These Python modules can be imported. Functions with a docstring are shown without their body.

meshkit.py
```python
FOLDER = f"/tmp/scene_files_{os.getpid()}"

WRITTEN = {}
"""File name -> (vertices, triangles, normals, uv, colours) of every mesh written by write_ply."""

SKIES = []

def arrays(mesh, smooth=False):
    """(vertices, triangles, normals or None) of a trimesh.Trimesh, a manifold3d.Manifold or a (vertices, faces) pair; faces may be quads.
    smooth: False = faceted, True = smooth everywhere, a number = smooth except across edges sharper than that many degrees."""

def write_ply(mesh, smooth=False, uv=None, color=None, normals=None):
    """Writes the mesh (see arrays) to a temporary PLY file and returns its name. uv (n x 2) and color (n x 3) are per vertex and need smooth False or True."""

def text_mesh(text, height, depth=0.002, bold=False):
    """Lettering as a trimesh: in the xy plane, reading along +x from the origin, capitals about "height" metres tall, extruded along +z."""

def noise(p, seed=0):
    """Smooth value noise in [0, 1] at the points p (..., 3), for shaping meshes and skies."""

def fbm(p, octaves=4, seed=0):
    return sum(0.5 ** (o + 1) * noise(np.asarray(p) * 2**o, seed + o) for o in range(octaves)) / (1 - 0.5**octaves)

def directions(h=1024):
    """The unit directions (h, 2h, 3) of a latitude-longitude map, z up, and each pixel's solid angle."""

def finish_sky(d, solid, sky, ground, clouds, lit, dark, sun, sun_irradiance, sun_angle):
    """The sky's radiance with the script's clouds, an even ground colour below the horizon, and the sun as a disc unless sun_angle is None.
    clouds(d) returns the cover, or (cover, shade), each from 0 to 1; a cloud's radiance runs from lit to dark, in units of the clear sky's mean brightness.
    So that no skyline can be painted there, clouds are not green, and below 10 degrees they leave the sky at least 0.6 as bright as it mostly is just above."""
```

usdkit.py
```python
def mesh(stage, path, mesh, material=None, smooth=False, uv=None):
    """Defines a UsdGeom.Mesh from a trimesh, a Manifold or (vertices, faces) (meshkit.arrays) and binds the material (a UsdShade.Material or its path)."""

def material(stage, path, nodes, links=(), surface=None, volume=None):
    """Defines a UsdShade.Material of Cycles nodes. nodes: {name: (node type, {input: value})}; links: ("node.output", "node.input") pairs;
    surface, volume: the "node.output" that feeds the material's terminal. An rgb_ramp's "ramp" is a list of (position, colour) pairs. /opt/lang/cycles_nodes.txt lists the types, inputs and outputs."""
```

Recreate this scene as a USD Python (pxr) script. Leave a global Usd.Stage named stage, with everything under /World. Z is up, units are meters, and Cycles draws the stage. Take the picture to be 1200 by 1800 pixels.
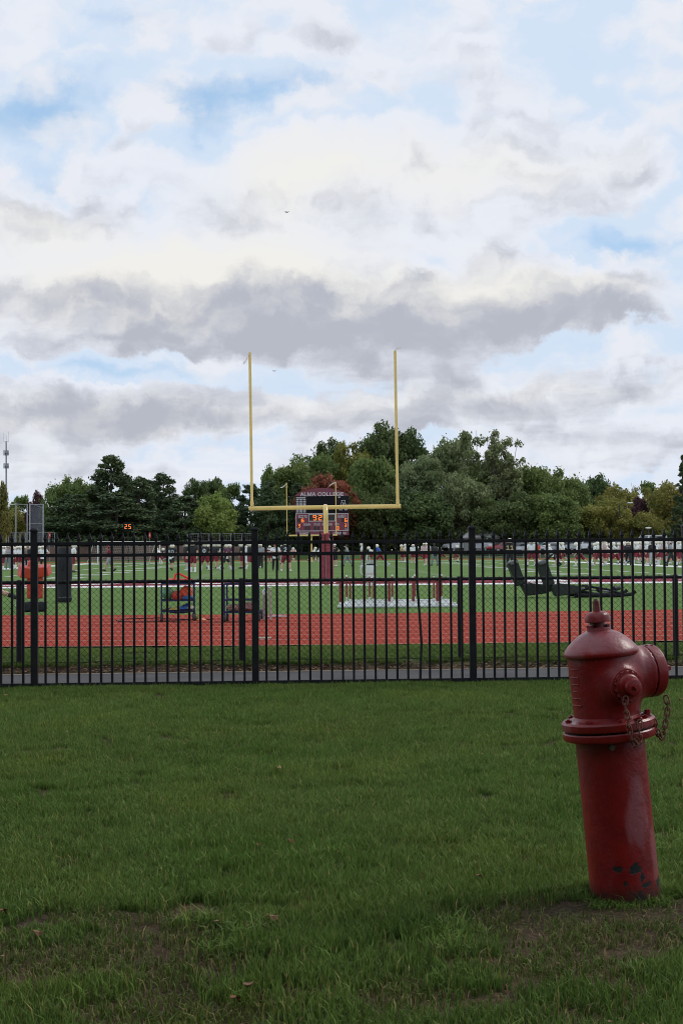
import math, numpy as np, trimesh, manifold3d as m3, usdkit, meshkit
from pxr import Usd, UsdGeom, UsdLux, UsdShade, Gf, Sdf, Vt
from shapely.geometry import Polygon, LineString, box as sbox
from shapely import affinity
from shapely.ops import unary_union

stage = Usd.Stage.CreateInMemory()
UsdGeom.SetStageUpAxis(stage, 'Z'); UsdGeom.SetStageMetersPerUnit(stage, 1.0)
UsdGeom.Xform.Define(stage, '/World'); UsdGeom.Scope.Define(stage, '/World/Looks')
rng = np.random.default_rng(7)
PI = math.pi

# ------------------------------------------------------------------ camera
CAM = np.array([0.0, 0.0, 1.33]); FPX = 2524.0
YAW, PITCH, ROLL = math.radians(1.42), math.atan(67 / 2524.0), math.atan(0.0075)
fwd = np.array([math.sin(YAW) * math.cos(PITCH), math.cos(YAW) * math.cos(PITCH), math.sin(PITCH)])
rgt0 = np.array([math.cos(YAW), -math.sin(YAW), 0.0]); up0 = np.cross(rgt0, fwd)
rgt = rgt0 * math.cos(ROLL) - up0 * math.sin(ROLL)      # the horizon climbs to the right in the picture
up = rgt0 * math.sin(ROLL) + up0 * math.cos(ROLL)
cam = UsdGeom.Camera.Define(stage, '/World/camera')
cam.CreateHorizontalApertureAttr(24.0); cam.CreateVerticalApertureAttr(36.0)
cam.CreateFocalLengthAttr(24.0 * FPX / 1200.0); cam.CreateClippingRangeAttr(Gf.Vec2f(0.1, 5000.0))
cam.CreateExposureAttr(0.0)
cam.AddTransformOp().Set(Gf.Matrix4d(*rgt, 0, *up, 0, *(-fwd), 0, *CAM, 1))

def W(px, py, depth):
    """World point seen at photo pixel (1200 x 1800) at a distance along the view."""
    return CAM + depth * (fwd + rgt * (px - 600) / FPX - up * (py - 900) / FPX)
def G(px, py, z=0.0):
    """Ground point of height z seen at a photo pixel."""
    d = fwd + rgt * (px - 600) / FPX - up * (py - 900) / FPX
    return CAM + d * ((z - CAM[2]) / d[2])

# ------------------------------------------------------------------ sky, clouds, sun
SUN_EL, SUN_AZ = math.radians(40), math.radians(62)      # azimuth from +y (north) towards +x
N, L = {}, []
def nd(name, kind, ins=None, **links):
    N[name] = (kind, ins or {})
    for k, v in links.items(): L.append((v, f'{name}.{k}'))
    return name
def mth(name, op, a, b=None, clamp=False):
    ins = {'math_type': op, 'use_clamp': clamp}; lk = {}
    for key, v in (('value1', a), ('value2', b)):
        if v is None: continue
        if isinstance(v, str): lk[key] = v
        else: ins[key] = float(v)
    nd(name, 'math', ins, **lk); return f'{name}.value'
nd('tc', 'texture_coordinate')
nd('sep', 'separate_xyz', vector='tc.generated')
nd('sky', 'sky_texture', {'sky_type': 'single_scattering', 'sun_disc': False, 'sun_elevation': SUN_EL, 'sun_rotation': SUN_AZ, 'altitude': 200.0, 'air_density': 1.0, 'aerosol_density': 1.0})
# clouds lie on a high flat layer: direction / (height + a little)
zc = mth('zmax', 'maximum', 'sep.z', 0.0)
za = mth('zadd', 'add', zc, 0.13)
nd('cx', 'math', {'math_type': 'divide'}, value1='sep.x', value2='zadd.value')
nd('cy', 'math', {'math_type': 'divide'}, value1='sep.y', value2='zadd.value')
nd('plane', 'combine_xyz', {'z': 3.7}, x='cx.value', y='cy.value')
nd('n1', 'noise_texture', {'scale': 0.85, 'detail': 7.0, 'roughness': 0.52, 'distortion': 0.25}, vector='plane.vector')
nd('n2', 'noise_texture', {'scale': 2.6, 'detail': 6.0, 'roughness': 0.55, 'distortion': 0.2}, vector='plane.vector')
# gnomonic coordinates towards the field, softly warped, for the single big cumulus masses
ymax = mth('ymax', 'maximum', 'sep.y', 0.05)
nd('gu', 'math', {'math_type': 'divide'}, value1='sep.x', value2='ymax.value')
nd('gv', 'math', {'math_type': 'divide'}, value1='sep.z', value2='ymax.value')
nd('guv', 'combine_xyz', x='gu.value', y='gv.value')
nd('wn', 'noise_texture', {'scale': 13.0, 'detail': 7.0, 'roughness': 0.62}, vector='guv.vector')
nd('wc', 'vector_math', {'math_type': 'subtract', 'vector2': (0.5, 0.5, 0.5)}, vector1='wn.color')
nd('ws', 'vector_math', {'math_type': 'multiply', 'vector2': (0.105, 0.075, 0.0)}, vector1='wc.vector')
nd('warp', 'vector_math', {'math_type': 'add'}, vector1='guv.vector', vector2='ws.vector')
front = mth('front', 'greater_than', 'sep.y', 0.3)
def uv(px, py):
    d = W(px, py, 1.0) - CAM
    return d[0] / d[1], d[2] / d[1]
def blobs(tag, table, start):
    acc = start
    for i, (px, py, rx, ry, w) in enumerate(table):
        u, v = uv(px, py); sx, sy = FPX / (rx * 1.3), FPX / (ry * 1.3)
        nd(f'{tag}m{i}', 'mapping', {'mapping_type': 'point', 'location': (-u * sx, -v * sy, 0), 'scale': (sx, sy, 1)}, vector='warp.vector')
        nd(f'{tag}g{i}', 'gradient_texture', {'gradient_type': 'spherical'}, vector=f'{tag}m{i}.vector')
        nd(f'{tag}a{i}', 'math', {'math_type': 'multiply_add', 'value2': w}, value1=f'{tag}g{i}.fac', value3=acc)
        acc = f'{tag}a{i}.value'
    return acc
COVER = [(600, 300, 280, 120, 1.25), (450, 320, 140, 80, .5), (930, 295, 230, 110, 1.0), (1120, 260, 120, 60, .5), (245, 195, 90, 75, 1.1), (200, 305, 90, 45, .55), (60, 365, 170, 60, .95), (40, 30, 150, 90, .45),
         (170, 490, 420, 130, 1.5), (620, 530, 420, 130, 1.4), (420, 480, 120, 80, .3), (900, 500, 200, 100, .9), (1110, 530, 150, 80, .9), (280, 745, 500, 60, 1.15), (80, 735, 260, 60, .6),
         (900, 690, 520, 80, 1.1), (70, 818, 190, 36, .8), (1000, 795, 330, 36, .8), (800, 90, 420, 90, .3), (560, 830, 300, 30, .4),
         (430, 178, 250, 64, -1.0), (560, 140, 130, 40, -.55), (290, 155, 110, 28, -.7), (70, 200, 160, 85, -1.05), (90, 318, 130, 32, -.9), (1080, 440, 165, 48, -1.25), (770, 450, 60, 26, -.6), (400, 655, 800, 34, -.75), (1000, 610, 400, 30, -.6), (700, 790, 300, 22, -.6), (250, 790, 240, 20, -.5), (200, 15, 150, 45, -.85), (560, 20, 90, 40, -.5), (1180, 230, 60, 60, -.3)]
DARK = [(170, 575, 520, 135, .9), (330, 570, 240, 80, .3), (640, 592, 440, 100, .95), (760, 565, 280, 75, .3), (930, 550, 260, 75, .7), (1100, 560, 160, 70, .7), (280, 755, 520, 60, 1.0), (60, 750, 240, 55, .4), (900, 705, 540, 75, .95), (700, 725, 320, 45, .3), (1060, 335, 160, 60, .5),
        (700, 375, 330, 50, .35), (245, 240, 80, 35, .5), (70, 828, 210, 36, .6), (1000, 805, 340, 36, .55), (60, 395, 200, 40, .3), (130, 620, 220, 40, .35), (900, 130, 340, 90, .25), (460, 605, 240, 45, .5),
        (590, 280, 260, 90, -.5), (200, 425, 380, 60, -.6), (980, 280, 160, 50, -.2)]
# billows: fine noise that eats into the edges and models the tops
def puff(tag, src, octv):
    nd(tag + 'n', 'noise_texture', {'scale': 17.0, 'detail': octv, 'roughness': 0.58, 'distortion': .1}, vector=src)
    nd(tag + 'v', 'voronoi_texture', {'dimensions': '2D', 'feature': 'smooth_f1', 'scale': 15.0, 'detail': 1.6, 'roughness': .5, 'smoothness': .3, 'use_normalize': True}, vector=src)
    m = mth(tag + 'i', 'multiply_add', tag + 'v.distance', -0.75); N[tag + 'i'][1]['value3'] = .70
    m2 = mth(tag + 'h', 'multiply_add', tag + 'n.fac', .55); L.append((m, tag + 'h.value3')); return mth(tag, 'subtract', m2, .27)
nd('flat', 'vector_math', {'math_type': 'multiply', 'vector2': (1.0, 1.45, 1.0)}, vector1='warp.vector')
en = puff('en', 'flat.vector', 8.0)
nd('up', 'vector_math', {'math_type': 'add', 'vector2': (-.004, .014, 0.0)}, vector1='flat.vector')
en2 = puff('en2', 'up.vector', 8.0)
c0 = mth('cov0', 'multiply_add', 'n1.fac', 1.5); N['cov0'][1]['value3'] = -0.75
c1 = mth('cov1', 'multiply_add', 'n2.fac', 1.5); L.append((c0, 'cov1.value3'))
c2 = mth('cov2', 'subtract', c1, 0.75)
c3 = mth('cov3', 'multiply_add', 'en.value', 1.1); L.append((c2, 'cov3.value3'))
c4 = mth('cov4', 'subtract', c3, 0.55 - 0.02)
nd('zero', 'value', {'value': 0.0})
cb = blobs('c', COVER, 'zero.value')
cbm = mth('cbm', 'multiply', cb, front)
cov = mth('cov', 'add', c4, cbm)
nd('covs', 'map_range', {'range_type': 'smoothstep', 'from_min': -0.04, 'from_max': 0.40, 'to_min': 0.0, 'to_max': 1.0, 'clamp': True}, value=cov)
dk00 = mth('dk00', 'multiply_add', 'en.value', 2.0); N['dk00'][1]['value3'] = -1.0
dk0a = mth('dk0a', 'multiply_add', 'n2.fac', 1.4); L.append((dk00, 'dk0a.value3'))
dk0 = mth('dk0', 'subtract', dk0a, 0.7)
db = blobs('d', DARK, 'zero.value')
dbf = mth('dbf', 'multiply', front, 0.78)
dbm = mth('dbm', 'multiply', db, dbf)
dk1 = mth('dk1', 'add', dk0, dbm)
emb = mth('emb', 'subtract', 'en2.value', 'en.value')
dk2 = mth('dk2', 'multiply_add', emb, 4.2); L.append((dk1, 'dk2.value3'))
# thin cloud edges let light through and stay bright
thin = mth('thin', 'subtract', cov, 0.35)
thm = mth('thm', 'minimum', thin, 0.45)
dk = mth('dk', 'multiply_add', thm, 0.55); L.append((dk2, 'dk.value3'))
nd('dks', 'map_range', {'range_type': 'smoothstep', 'from_min': -0.15, 'from_max': 1.6, 'to_min': 0.0, 'to_max': 1.0, 'clamp': True}, value=dk)
K = 9.7
lit, drk = np.array([.915, .90, .86]) * K, np.array([.485, .51, .585]) * K
nd('warm', 'map_range', {'range_type': 'smoothstep', 'from_min': .35, 'from_max': 1.6, 'clamp': True}, value=cbm)
nd('lit', 'mix_color', {'a': tuple(np.array([.835, .872, .955]) * K), 'b': tuple(lit), 'use_clamp': False}, fac='warm.result')
nd('ccol', 'mix_color', {'b': tuple(drk), 'use_clamp': False}, a='lit.result', fac='dks.result')
# thin bright veil everywhere between the clouds, opening to blue in places
nd('veil', 'mix_color', {'fac': 0.72, 'b': tuple(np.array([.42, .67, .98]) * K), 'use_clamp': False}, a='sky.color')
nd('vm', 'map_range', {'range_type': 'smoothstep', 'from_min': .40, 'from_max': .62, 'clamp': True}, value='en.value')
nd('vcol', 'mix_color', {'a': tuple(np.array([.67, .79, .955]) * K), 'b': tuple(np.array([.84, .865, .93]) * K), 'use_clamp': False}, fac='vm.result')
nd('veil2', 'mix_color', {'use_clamp': False}, a='veil.result', b='vcol.result')
nd('vf', 'map_range', {'range_type': 'smoothstep', 'from_min': -1.25, 'from_max': -0.15, 'to_min': 0.0, 'to_max': 1.0, 'clamp': True}, value=cov)
L.append(('vf.result', 'veil2.fac'))
nd('skc', 'mix_color', {'use_clamp': False}, a='veil2.result', b='ccol.result', fac='covs.result')
nd('bg', 'background_shader', {'strength': 0.1}, color='skc.result')
dome = UsdLux.DomeLight.Define(stage, '/World/sky')
skym = usdkit.material(stage, '/World/Looks/sky', N, L, surface='bg.background')
UsdShade.MaterialBindingAPI.Apply(dome.GetPrim()).Bind(skym)
dome.GetPrim().SetCustomDataByKey('kind', 'structure'); dome.GetPrim().SetCustomDataByKey('label', 'bright sky with broken grey and cream clouds and blue gaps')
sun = UsdLux.DistantLight.Define(stage, '/World/sun')
sun.CreateIntensityAttr(0.4); sun.CreateAngleAttr(12.0); sun.CreateNormalizeAttr(True); sun.CreateColorAttr(Gf.Vec3f(1.0, .95, .88))
sd = np.array([math.sin(SUN_AZ) * math.cos(SUN_EL), math.cos(SUN_AZ) * math.cos(SUN_EL), math.sin(SUN_EL)])
zx = sd; xx = np.cross([0, 0, 1.0], zx); xx /= np.linalg.norm(xx); yx = np.cross(zx, xx)
sun.AddTransformOp().Set(Gf.Matrix4d(*xx, 0, *yx, 0, *zx, 0, 0, 0, 60, 1))

# ------------------------------------------------------------------ helpers
COUNT = {}
def numbered(path):
    n = COUNT.get(path, 0); COUNT[path] = n + 1
    return path if n == 0 else f'{path}_{n:03d}'
def meta(o, label=None, cat=None, group=None, kind=None):
    p = o.GetPrim() if hasattr(o, 'GetPrim') else o
    for k, v in (('label', label), ('category', cat), ('group', group), ('kind', kind)):
        if v: p.SetCustomDataByKey(k, v)
    return o
def thing(name, label, cat, loc=(0, 0, 0), rotz=0.0, group=None, scale=None, roty=0.0, rotx=0.0):
    x = UsdGeom.Xform.Define(stage, numbered('/World/' + name))
    x.AddTranslateOp().Set(Gf.Vec3d(*map(float, loc)))
    if rotz: x.AddRotateZOp().Set(float(rotz))
    if rotx: x.AddRotateXOp().Set(float(rotx))
    if roty: x.AddRotateYOp().Set(float(roty))
    if scale is not None: x.AddScaleOp().Set(Gf.Vec3f(*map(float, scale)))
    return meta(x, label, cat, group)
def part(name, mesh, mat, parent=None, smooth=False, label=None, cat=None, group=None, kind=None):
    base = str(parent.GetPath()) if parent is not None else '/World'
    if isinstance(mesh, list): mesh = join(mesh)
    m = usdkit.mesh(stage, numbered(base + '/' + name), mesh, mat, smooth)
    return meta(m, label, cat, group, kind)
def spread(m, per, seed=1):
    """A random number for each piece of a mesh (a piece is 'per' vertices running), as the primvar rnd."""
    n = len(m.GetPointsAttr().Get()); r = np.random.default_rng(seed).random(n // per + 1)
    UsdGeom.PrimvarsAPI(m).CreatePrimvar('rnd', Sdf.ValueTypeNames.FloatArray, 'vertex').Set(Vt.FloatArray.FromNumpy(np.repeat(r, per)[:n].astype(np.float32)))
    return m
def tm(x):
    if isinstance(x, m3.Manifold):
        a = x.to_mesh(); return trimesh.Trimesh(a.vert_properties[:, :3], a.tri_verts, process=False)
    return x
def join(ms): return trimesh.util.concatenate([tm(x) for x in ms])
def bx(x0, x1, y0, y1, z0, z1):
    m = trimesh.creation.box([x1 - x0, y1 - y0, z1 - z0]); m.apply_translation([(x0 + x1) / 2, (y0 + y1) / 2, (z0 + z1) / 2]); return m
def rbox(sx, sy, sz, r=0.02, seg=8, c=(0, 0, 0)):
    s = m3.Manifold.sphere(r, seg); hs = []
    for i in (-1, 1):
        for j in (-1, 1):
            for k in (-1, 1): hs.append(s.translate([i * (sx / 2 - r), j * (sy / 2 - r), k * (sz / 2 - r)]))
    return m3.Manifold.batch_hull(hs).translate(list(map(float, c)))
def tube(pts, r, sides=8):
    """A closed tube along a polyline; r a number or one radius per point."""
    p = np.asarray(pts, float); n = len(p); r = np.broadcast_to(r, n)
    t = np.gradient(p, axis=0); t /= np.linalg.norm(t, axis=1, keepdims=True) + 1e-12
    a = np.zeros_like(p); ref = np.array([0, 0, 1.0]) if abs(t[0, 2]) < .9 else np.array([1.0, 0, 0])
    for i in range(n):
        a[i] = np.cross(t[i], ref); a[i] /= np.linalg.norm(a[i]) + 1e-12; ref = np.cross(a[i], t[i])
    b = np.cross(t, a); th = np.arange(sides) * 2 * PI / sides
    v = p[:, None] + r[:, None, None] * (np.cos(th)[None, :, None] * a[:, None] + np.sin(th)[None, :, None] * b[:, None])
    v = v.reshape(-1, 3); f = []
    for i in range(n - 1):
        for j in range(sides):
            q = i * sides + j, i * sides + (j + 1) % sides, (i + 1) * sides + (j + 1) % sides, (i + 1) * sides + j
            f += [[q[0], q[2], q[1]], [q[0], q[3], q[2]]]
    c0, c1 = len(v), len(v) + 1; v = np.vstack([v, p[:1], p[-1:]])
    for j in range(sides):
        f += [[c0, j, (j + 1) % sides], [c1, (n - 1) * sides + (j + 1) % sides, (n - 1) * sides + j]]
    m = trimesh.Trimesh(v, np.array(f)[:, ::-1], process=False)
    if m.volume < 0: m.invert()
    return m
def lathe(prof, seg=40):
    return trimesh.creation.revolve(np.asarray(prof, float), sections=seg)
def flat(poly, z, maxseg=None):
    """A polygon laid flat at height z."""
    out = []
    for g in getattr(poly, 'geoms', [poly]):
        if g.is_empty or g.geom_type != 'Polygon': continue
        v, f = trimesh.creation.triangulate_polygon(g, engine='earcut')
        v = np.column_stack([v, np.full(len(v), z)]); m = trimesh.Trimesh(v, f, process=False)
        if len(m.faces) and m.face_normals[:, 2].mean() < 0: m.invert()
        out.append(m)
    return join(out)
def prism(poly, depth):
    return join([trimesh.creation.extrude_polygon(g, depth, engine='earcut') for g in getattr(poly, 'geoms', [poly])])
def upright(m):
    """From the xy plane (reading along x) to standing up, facing -y."""
    m = tm(m).copy(); m.apply_transform(trimesh.transformations.rotation_matrix(PI / 2, [1, 0, 0])); return m
def moved(m, t, rz=0.0):
    m = tm(m).copy()
    if rz: m.apply_transform(trimesh.transformations.rotation_matrix(rz, [0, 0, 1]))
    m.apply_translation(t); return m
def bone(a, b, ra, rb, seg=10):
    return m3.Manifold.batch_hull([m3.Manifold.sphere(ra, seg).translate(list(map(float, a))), m3.Manifold.sphere(rb, seg).translate(list(map(float, b)))])
def union(ms): return m3.Manifold.batch_boolean(ms, m3.OpType.Add)

MATS = {}
def mat(name, c, c2=None, scale=3.0, rough=.6, bump=0.0, bscale=None, spec=.5, metal=0.0, coat=0.0, island=0.0, emit=0.0, detail=4.0, lo=.35, hi=.65, bdist=.01):
    """Procedural paint, fabric, metal ...: colour c drifting to c2 with noise."""
    if name in MATS: return MATS[name]
    c2 = c2 if c2 is not None else tuple(x * .8 for x in c)
    n = {'g': ('geometry', {}), 'n': ('noise_texture', {'scale': scale, 'detail': detail, 'roughness': .55}),
         'r': ('rgb_ramp', {'ramp': [(lo, c), (hi, c2)]}),
         'p': ('principled_bsdf', {'roughness': rough, 'specular_ior_level': spec, 'metallic': metal, 'coat_weight': coat})}
    l = [('g.position', 'n.vector'), ('n.fac', 'r.fac')]
    col = 'r.color'
    if island:
        n['at'] = ('attribute', {'attribute': 'rnd'}); n['mr'] = ('map_range', {'from_min': 0.0, 'from_max': 1.0, 'to_min': 1 - island, 'to_max': 1 + island}); l.append(('at.fac', 'mr.value'))
        n['hs'] = ('hsv', {}); l += [('r.color', 'hs.color'), ('mr.result', 'hs.value')]; col = 'hs.color'
    l.append((col, 'p.base_color'))
    if emit: n['p'][1]['emission_strength'] = emit; n['p'][1]['emission_color'] = c
    if bump:
        n['bn'] = ('noise_texture', {'scale': bscale or scale * 8, 'detail': 4.0}); n['b'] = ('bump', {'strength': bump, 'distance': bdist})
        l += [('g.position', 'bn.vector'), ('bn.fac', 'b.height'), ('b.normal', 'p.normal')]
    MATS[name] = usdkit.material(stage, '/World/Looks/' + name, n, l, surface='p.BSDF'); return MATS[name]
def leafmat(name, c, c2, dark=.68, trans=.35, scale=.25):
    n = {'g': ('geometry', {}), 'o': ('object_info', {}), 'at': ('attribute', {'attribute': 'rnd'}), 'n': ('noise_texture', {'scale': scale, 'detail': 3.0}),
         'r': ('rgb_ramp', {'ramp': [(.3, c), (.7, c2)]}), 'mr': ('map_range', {'to_min': dark, 'to_max': 1.28}), 'hs': ('hsv', {}),
         'or': ('map_range', {'to_min': .485, 'to_max': .515}),
         'd': ('principled_bsdf', {'roughness': .6, 'specular_ior_level': .25}), 't': ('translucent_bsdf', {}), 'm': ('mix_closure', {'fac': trans})}
    l = [('g.position', 'n.vector'), ('n.fac', 'r.fac'), ('at.fac', 'mr.value'), ('r.color', 'hs.color'), ('mr.result', 'hs.value'), ('o.random', 'or.value'), ('or.result', 'hs.hue'),
         ('hs.color', 'd.base_color'), ('hs.color', 't.color'), ('d.BSDF', 'm.closure1'), ('t.BSDF', 'm.closure2')]
    MATS[name] = usdkit.material(stage, '/World/Looks/' + name, n, l, surface='m.closure'); return MATS[name]

black = mat('black_metal', (.006, .0065, .0075), (.011, .0115, .0125), 9, .5, .15, 60, bdist=.002, spec=.16)

# ------------------------------------------------------------------ the ground
CX, CY, RIN, HS, TW = 0.69, 110.65, 38.5, 42.2, 9.76          # running track: centre, inner radius, half straight, width
FX0, FX1, FY0, FY1 = CX - 24.4, CX + 24.4, 55.8, 165.5        # field of play with both end zones
LAWN = -0.16; FS = 0.03                                       # fence lines run a little away to the right
def fence_y(x, y0): return y0 + FS * x
def sm(t): t = np.clip(t, 0, 1); return t * t * (3 - 2 * t)
def ground_z(x, y):
    x, y = np.asarray(x, float), np.asarray(y, float)
    yy = y - FS * x * (y < 60)
    z = np.where(yy < 17.7, LAWN, LAWN + .10 * sm((yy - 17.7) / .5) + .04 * sm((yy - 18.1) / 1.6))
    hi = .95 + 1.15 * sm((-4 - x) / 8) * sm((x + 44) / 8)
    z = np.where(y > 60, -.02 + (hi + .02) * sm((y - 201.5) / 4.5), z)
    return z
gx = np.unique(np.concatenate([np.linspace(-1600, -80, 12), np.linspace(-80, -12, 30), np.linspace(-12, 12, 49), np.linspace(12, 80, 30), np.linspace(80, 1600, 12)]))
gy = np.unique(np.concatenate([np.linspace(-1000, -20, 10), np.linspace(-20, 3, 8), np.linspace(3, 17.2, 30), np.linspace(17.2, 20.6, 28), np.linspace(20.6, 190, 24), np.linspace(200, 208, 17), np.linspace(208, 300, 10), np.linspace(300, 2200, 10)]))
X, Y = np.meshgrid(gx, gy); Z = ground_z(X, Y)
bump = (meshkit.fbm(np.stack([X * .9, Y * .9, X * 0], -1), 3, 5) - .5) * .05 * sm((17 - Y) / 2) * sm((Y + 5) / 5)
V = np.stack([X, Y, Z + bump], -1).reshape(-1, 3); nx = len(gx)
i, j = np.meshgrid(np.arange(len(gy) - 1), np.arange(nx - 1), indexing='ij'); q = i * nx + j
soil = usdkit.material(stage, '/World/Looks/lawn_soil', {
    'g': ('geometry', {}), 's': ('separate_xyz', {}), 'y': ('map_range', {'from_min': 17.9, 'from_max': 18.3, 'clamp': True}), 'a': ('noise_texture', {'scale': 1.1, 'detail': 6.0, 'roughness': .6}), 'b': ('noise_texture', {'scale': 40.0, 'detail': 4.0}),
    'r': ('rgb_ramp', {'ramp': [(.35, (.050, .034, .020)), (.55, (.075, .050, .030)), (.72, (.11, .072, .042))]}), 'rg': ('rgb_ramp', {'ramp': [(.35, (.060, .100, .028)), (.65, (.085, .125, .038))]}), 'mg': ('mix_color', {}),
    'm': ('mix_color', {'blend_type': 'multiply', 'fac': .7}), 'r2': ('rgb_ramp', {'ramp': [(.3, (.35, .35, .35)), (.7, (1.3, 1.3, 1.3))]}),
    'bp': ('bump', {'strength': .9, 'distance': .02}), 'p': ('principled_bsdf', {'roughness': .95, 'specular_ior_level': .1})},
    [('g.position', 'a.vector'), ('g.position', 'b.vector'), ('g.position', 's.vector'), ('s.y', 'y.value'), ('a.fac', 'r.fac'), ('a.fac', 'rg.fac'), ('r.color', 'mg.a'), ('rg.color', 'mg.b'), ('y.result', 'mg.fac'), ('b.fac', 'r2.fac'), ('mg.result', 'm.a'), ('r2.color', 'm.b'), ('m.result', 'p.base_color'), ('b.fac', 'bp.height'), ('bp.normal', 'p.normal')], surface='p.BSDF')
part('ground', (V, np.stack([q, q + 1, q + nx + 1, q + nx], -1).reshape(-1, 4)), soil, smooth=True, kind='structure', label='grassy ground sloping gently between the lawn, the path and the field')
bvh_v, bvh_gx, bvh_gy, bvh_z = V, gx, gy, (Z + bump)
def gz(x, y):
    """Height of the ground mesh at a point (bilinear)."""
    x, y = np.asarray(x, float), np.asarray(y, float)
    a = np.clip(np.searchsorted(gx, x) - 1, 0, len(gx) - 2); b = np.clip(np.searchsorted(gy, y) - 1, 0, len(gy) - 2)
    u, v = (x - gx[a]) / (gx[a + 1] - gx[a]), (y - gy[b]) / (gy[b + 1] - gy[b]); H = bvh_z
    return (H[b, a] * (1 - u) + H[b, a + 1] * u) * (1 - v) + (H[b + 1, a] * (1 - u) + H[b + 1, a + 1] * u) * v

def oval(r, seg=72):
    a = np.linspace(0, PI, seg); pts = [(CX + r * math.cos(t), CY + HS + r * math.sin(t)) for t in a] + [(CX - r * math.cos(t), CY - HS - r * math.sin(t)) for t in a]
    return Polygon(pts)
turf_m = usdkit.material(stage, '/World/Looks/turf', {
    'g': ('geometry', {}), 'mp': ('mapping', {'mapping_type': 'point', 'scale': (.25, 1, 1)}), 'a': ('noise_texture', {'scale': .5, 'detail': 5.0}), 'b': ('noise_texture', {'scale': 30.0, 'detail': 3.0}),
    'r': ('rgb_ramp', {'ramp': [(.32, (.096, .165, .044)), (.68, (.126, .204, .060))]}), 'r2': ('rgb_ramp', {'ramp': [(.3, (.7, .7, .7)), (.7, (1.2, 1.2, 1.2))]}),
    'm': ('mix_color', {'blend_type': 'multiply', 'fac': .6}), 'bp': ('bump', {'strength': .5, 'distance': .02}), 'p': ('principled_bsdf', {'roughness': .95, 'specular_ior_level': .04})},
    [('g.position', 'mp.vector'), ('mp.vector', 'a.vector'), ('g.position', 'b.vector'), ('a.fac', 'r.fac'), ('b.fac', 'r2.fac'), ('r.color', 'm.a'), ('r2.color', 'm.b'), ('m.result', 'p.base_color'), ('b.fac', 'bp.height'), ('bp.normal', 'p.normal')], surface='p.BSDF')
track_m = mat('track_rubber', (.275, .040, .024), (.345, .057, .034), .9, .9, .3, 120, spec=.05, detail=7)
white_m = mat('white_line_paint', (.74, .74, .71), (.62, .63, .59), 2.0, .8, spec=.2)
maroon_turf = mat('maroon_turf', (.17, .022, .034), (.21, .034, .045), 2.0, .9, spec=.1)
part('sports_field', flat(oval(RIN), .0), turf_m, kind='structure', label='green artificial turf inside the running track')
track = part('running_track', flat(oval(RIN + TW).difference(oval(RIN)), .004), track_m, kind='structure', label='red rubber running track bending round the field')
lanes = [oval(RIN + .03 + 1.22 * k + .05).difference(oval(RIN + .03 + 1.22 * k)) for k in range(1, 9)]
part('lane_line', join([flat(p, .008) for p in lanes]), mat('lane_paint', (.58, .36, .29), (.50, .26, .2), 3, .8), track, kind='stuff')
part('exchange_mark', moved(flat(sbox(-.10, -.18, .10, .18), .009), [G(465, 1122)[0], G(465, 1122)[1], 0]), mat('pale_green_paint', (.30, .33, .20)), track, label='small pale green rectangle painted on the track')
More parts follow.
